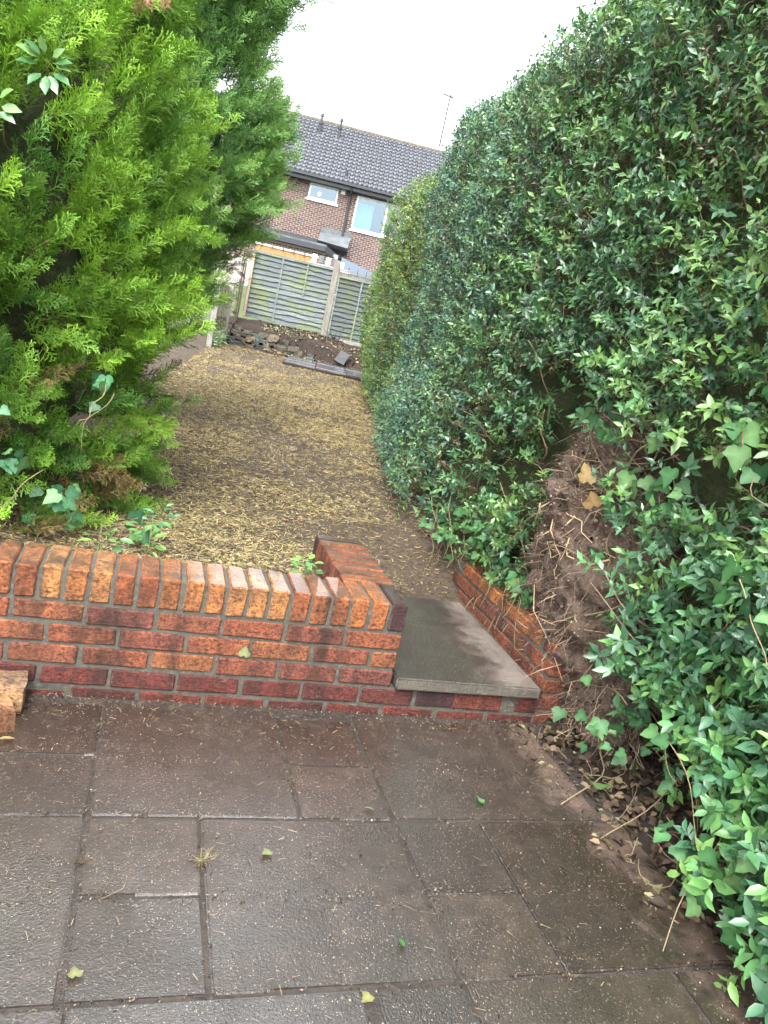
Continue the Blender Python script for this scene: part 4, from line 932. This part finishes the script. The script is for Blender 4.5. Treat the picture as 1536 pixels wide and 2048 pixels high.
loose_leaf('ivy_leaf', IVY_ME, (-.578, -.006, .192), .045, 2.9, (.18, .21, .09), 'pale ivy leaf stuck to the face of the brick wall', (R(84), 0))
loose_leaf('dead_leaf', IVY_ME, (.60, .02, 1.02), .08, 2.0, (.42, .32, .14), 'pale yellow dead leaf in front of the root ball top', (R(70), .2))
loose_leaf('dead_leaf', IVY_ME, (.58, -.1, .95), .075, 2.7, (.3, .2, .09), 'crumpled tan dead leaf right of the root ball', (R(65), .5))

def tuft(loc, label, n, l, pal, flat=.6):
    root = empty('grass_tuft', loc, 0, label, 'grass tuft'); b = MB()
    for k in range(n):
        a = RNG.uniform(0, 6.28); q = np.array([math.cos(a), math.sin(a), RNG.uniform(.05, flat)]) * l * RNG.uniform(.4, 1.2); p = RNG.normal(0, .006, 3) * [1, 1, 0]
        mid = (p + q) / 2 + RNG.normal(0, .006, 3); s = np.array([-math.sin(a), math.cos(a), 0]) * .0009; c = pal[RNG.integers(len(pal))]
        b.add([p - s, p + s, mid + s, mid - s, q], [(0, 1, 2, 3), (3, 2, 4)], c)
    b.obj('blades', STRAW, root, kind='stuff')
TB = [(.03, .022, .015), (.06, .045, .028), (.12, .095, .055), (.02, .015, .011)]
tuft((-.871, -.632, -.004), 'dark dead tuft in the joint below the upper left slab', 18, .035, TB)
tuft((-.727, -.80, -.004), 'straw coloured grass tuft beside the shining slab', 60, .05, [(.14, .11, .05), (.08, .07, .03), (.05, .04, .02), (.2, .17, .1)], .5)
tuft((-.96, -.917, -.004), 'spiky dark tuft between the two small left slabs', 10, .055, TB, .9)
tuft((-1.02, -.80, -.004), 'matted brown tuft on the left hand joint', 22, .035, TB)
tuft((-.44, -.45, -.004), 'dark moss tuft in the joint left of the small slabs', 24, .045, TB)
tuft((.132, -1.205, -.004), 'dead tuft at the slab corner near the lower right', 26, .035, TB)
tuft((-1.018, -.2, -.004), 'dead grass along the joint by the broken bricks', 30, .035, TB)

def litter(name, label, N, xs, ys, zf, smin, smax, pal, cat):
    x, y = RNG.uniform(*xs, N), RNG.uniform(*ys, N); P = np.stack([x, y, zf(x, y) + RNG.uniform(.002, .02, N)], -1)
    nn = np.array([0, 0, 1.0]) + RNG.normal(0, .5, (N, 3)); d = randdir(N) * [1, 1, .3]
    C = np.array(pal)[RNG.integers(0, len(pal), N)] * RNG.uniform(.6, 1.2, (N, 1))
    V, F, CC = bake(LV, LF, frame(d, nn) * RNG.uniform(smin, smax, (N, 1, 1)) * np.array([1.5, 1, 2.2]), P, C)
    o = obj(name, mesh(name, V, F, STRAW, False, CC), kind='stuff'); o['label'] = label; o['category'] = cat
litter('leaf_litter', 'brown dead leaves littering the soil below the hedge', 2600, (.50, 1.25), (-1.9, .0), soil_z, .02, .05, [(.09, .058, .036), (.055, .036, .026), (.14, .10, .062), (.15, .14, .07), (.04, .028, .02)], 'leaf litter')
def bedz_w(x, y):
    u, v = to_uv(x, y); return np.maximum(bed_z(u, v), lawn_z(x, y))
litter('bed_litter', 'dead leaves strewn over the raised bed by the end fence', 1500, (1.0, 4.0), (13.3, 14.8), bedz_w, .03, .075, [(.12, .085, .055), (.22, .17, .11), (.16, .18, .09), (.07, .052, .036)], 'leaf litter')
for k in range(40):
    x, y = RNG.uniform(.6, 1.05), RNG.uniform(-1.35, .02); a = RNG.uniform(0, 6.28); l = RNG.uniform(.1, .3); z = float(soil_z(np.float64(x), np.float64(y))) + RNG.uniform(.02, .10)
    p0 = np.array([x, y, z]); p1 = p0 + np.array([math.cos(a) * l, math.sin(a) * l, RNG.uniform(-.02, .06)]); p1[2] = max(p1[2], .015 if p1[0] < .6 else .04)
    if p1[0] < .45: continue
    V, F = tube(crooked(p0, p1, 7, .022) - p0, RNG.uniform(.001, .0022), .0008, 5); t = RNG.uniform(.5, 1.3)
    tag(obj('dry_twig', mesh('dry_twig', V, F, TWIG, True, np.ones((len(V), 3))), None, tuple(p0), color=(.2 * t, .145 * t, .095 * t)), 'thin dry twig lying in the litter beside the patio edge', 'twig', 'dry twigs in the litter')
for pa, pb, r, lab in (((.86, -.26, .16), (.47, -.56, .012), .003, 'pale straight stick slanting from the litter onto the slab'),
                       ((1.0, -.62, .22), (.52, -.73, .012), .0028, 'long curved dead stem reaching onto the slab edge'),
                       ((.75, -.95, .28), (.43, -1.17, .02), .0022, 'bent pale stem drooping over the slab at the lower right'),
                       ((.82, -.32, .75), (.66, -.05, .48), .0055, 'thick pale cut branch right of the root ball')):
    V, F = tube(crooked(pa, pb, 8, .016) - np.array(pa), r, r * .7, 6); tag(obj('dead_stick', mesh('dead_stick', V, F, TWIG, True, np.ones((len(V), 3))), None, pa, color=(.2, .155, .095)), lab, 'stick')
# bare twigs of a cut shrub in the far bed
sh_ = empty('bare_shrub', (*gw(.72, -.55), 1.0), 0, 'leafless cut shrub below the greenish fence panel', 'shrub')
for k in range(9):
    V, F = tube(crooked((0, 0, -.1), (RNG.normal(0, .16), RNG.normal(0, .1), RNG.uniform(.2, .55)), 5, .03), .012, .003, 5); obj('branch', mesh('branch', V, F, TWIG, True, np.ones((len(V), 3))), sh_, color=(.06, .045, .035))

# grit and crumbs of earth on the patio, thickest in the joints, by the wall and by the border
N = 5200; kx = RNG.random(N); x = RNG.uniform(-1.9, .62, N); y = RNG.uniform(-1.8, -.01, N)
x = np.where(kx < .18, .62 - np.abs(RNG.normal(0, .10, N)), x); y = np.where((kx > .18) & (kx < .42), -.005 - np.abs(RNG.normal(0, .05, N)), y)
jx = np.array([-1.018, -.44, -.152, -.727, .131])[RNG.integers(0, 5, N)] + RNG.normal(0, .008, N); jy = np.array([-.633, -1.204, -.368, -.918, -.936])[RNG.integers(0, 5, N)] + RNG.normal(0, .008, N)
x = np.where((kx > .42) & (kx < .6), jx, x); y = np.where((kx > .6) & (kx < .8), jy, y)
C = np.array([(.02, .014, .01), (.045, .032, .024), (.10, .08, .06), (.17, .14, .10)])[RNG.integers(0, 4, N)] * RNG.uniform(.6, 1.3, (N, 1))
A = frame(randdir(N), randdir(N)) * RNG.uniform(.0009, .0032, (N, 1, 1)) * RNG.uniform(.6, 1.6, (N, 1, 3))
V, F, CC = bake(OV, OF, A, np.stack([x, y, RNG.uniform(.001, .004, N)], -1), C); nv0 = len(V)
N = 700; x = RNG.uniform(-1.8, .62, N); y = np.where(RNG.random(N) < .5, -.01 - np.abs(RNG.normal(0, .12, N)), RNG.uniform(-1.5, 0, N)); d = randdir(N) * [1, 1, .05]
BVs = arr([(-1, -.5, 0), (1, -.5, 0), (.7, .5, .0), (-.7, .5, .0)])
V2, F2, C2_ = bake(BVs, np.array([(0, 1, 2), (0, 2, 3)]), frame(d, np.array([[0, 0, 1.0]]) + 0 * d) * np.stack([RNG.uniform(.0005, .0011, N), RNG.uniform(.006, .028, N), np.ones(N)], -1)[:, None, :], np.stack([x, y, 0 * x + .005], -1), jit((.16, .125, .075), N, .4))
o = obj('grit', mesh('grit', np.concatenate([V, V2]), np.concatenate([F, F2 + nv0]), STRAW, False, np.concatenate([CC, C2_])), kind='stuff'); o['label'] = 'crumbs of earth and straw bits scattered on the paving slabs'; o['category'] = 'grit'

# mown dead grass over the bare lawn
N = 260000; y = .22 + 13.4 * RNG.random(N) ** 1.9; lo = -1.75 + .13 * y; hi = face_x(y) + .35; x = lo + (hi - lo) * RNG.random(N)
patch = fbm(np.stack([x * 1.6, y * 1.6, 0 * x], -1), 150, 4); band = sstep(2.2, 4.5, y) * (1 - sstep(8.5, 11, y))
keep = RNG.random(N) < np.clip(.42 + 1.5 * patch + .5 * band, .2, 1); keep &= ~((x > -.03) & (x < .7) & (y < 1.0)); keep &= ~((x > -.23) & (x < .01) & (y < .8))
x, y, patch, band = x[keep], y[keep], patch[keep], band[keep]; N = len(x)
cl_ = fbm(np.stack([x * 7, y * 7, 0 * x], -1), 160, 3); P = np.stack([x, y, lawn_z(x, y) + .003 + .02 * np.clip(cl_ + .2, 0, 1) * RNG.random(N)], -1)
d = nrm(np.stack([RNG.normal(0, 1, N), RNG.normal(0, .6, N), RNG.normal(.05, .22, N)], -1)); nn = np.array([0, 0, 1.0]) + RNG.normal(0, .4, (N, 3))
far = 1 + .10 * y; ln = RNG.uniform(.011, .04, N) * far ** .3; wd = RNG.uniform(.0008, .0018, N) * far
pal = np.array([(.29, .225, .10), (.23, .18, .08), (.17, .15, .06), (.11, .083, .05), (.34, .28, .165), (.055, .042, .028), (.14, .15, .055)])
w_ = np.stack([.2 + .35 * band, .2 + 0 * band, .14 + .05 * band, .22 - .12 * band, .1 + .05 * band, .14 - .1 * band, .05 + 0 * band], -1); w_ = np.clip(w_, .01, 1); w_ = w_ / w_.sum(1, keepdims=True)
idx = (RNG.random((N, 1)) > np.cumsum(w_, 1)).sum(1); C = pal[np.clip(idx, 0, 6)] * RNG.uniform(.7, 1.25, (N, 1))
BV = arr([(-1, -.5, 0), (1, -.5, 0), (.8, .5, .0), (-.8, .5, .0)]); BF = np.array([(0, 1, 2, 3)])
A = frame(d, nn) * np.stack([wd, ln, wd], -1)[:, None, :]
V, F, CC = bake(BV, BF, A, P, C); o = obj('cut_grass', mesh('cut_grass', V, F, STRAW, False, CC), kind='stuff'); o['label'] = 'dead mown grass and straw covering the bare lawn'; o['category'] = 'grass'
N = 3000; y = .3 + 13 * RNG.random(N) ** 1.3; lo = -1.2 + .1 * y; hi = face_x(y) + .3; x = lo + (hi - lo) * RNG.random(N); k_ = ~((x > -.25) & (x < .7) & (y < 1.0)); x, y = x[k_], y[k_]; N = len(x)
P = np.stack([x, y, lawn_z(x, y) + .012], -1); C = np.array([(.2, .16, .09), (.12, .14, .06), (.09, .065, .04), (.24, .21, .15)])[RNG.integers(0, 4, N)] * RNG.uniform(.6, 1.2, (N, 1))
V, F, CC = bake(SV, SF, frame(randdir(N) * [1, 1, .3], np.array([0, 0, 1.0]) + RNG.normal(0, .4, (N, 3))) * RNG.uniform(.01, .026, (N, 1, 1)), P, C)
o = obj('clippings', mesh('clippings', V, F, STRAW, False, CC), kind='stuff'); o['label'] = 'small leaf clippings scattered on the bare lawn'; o['category'] = 'clippings'
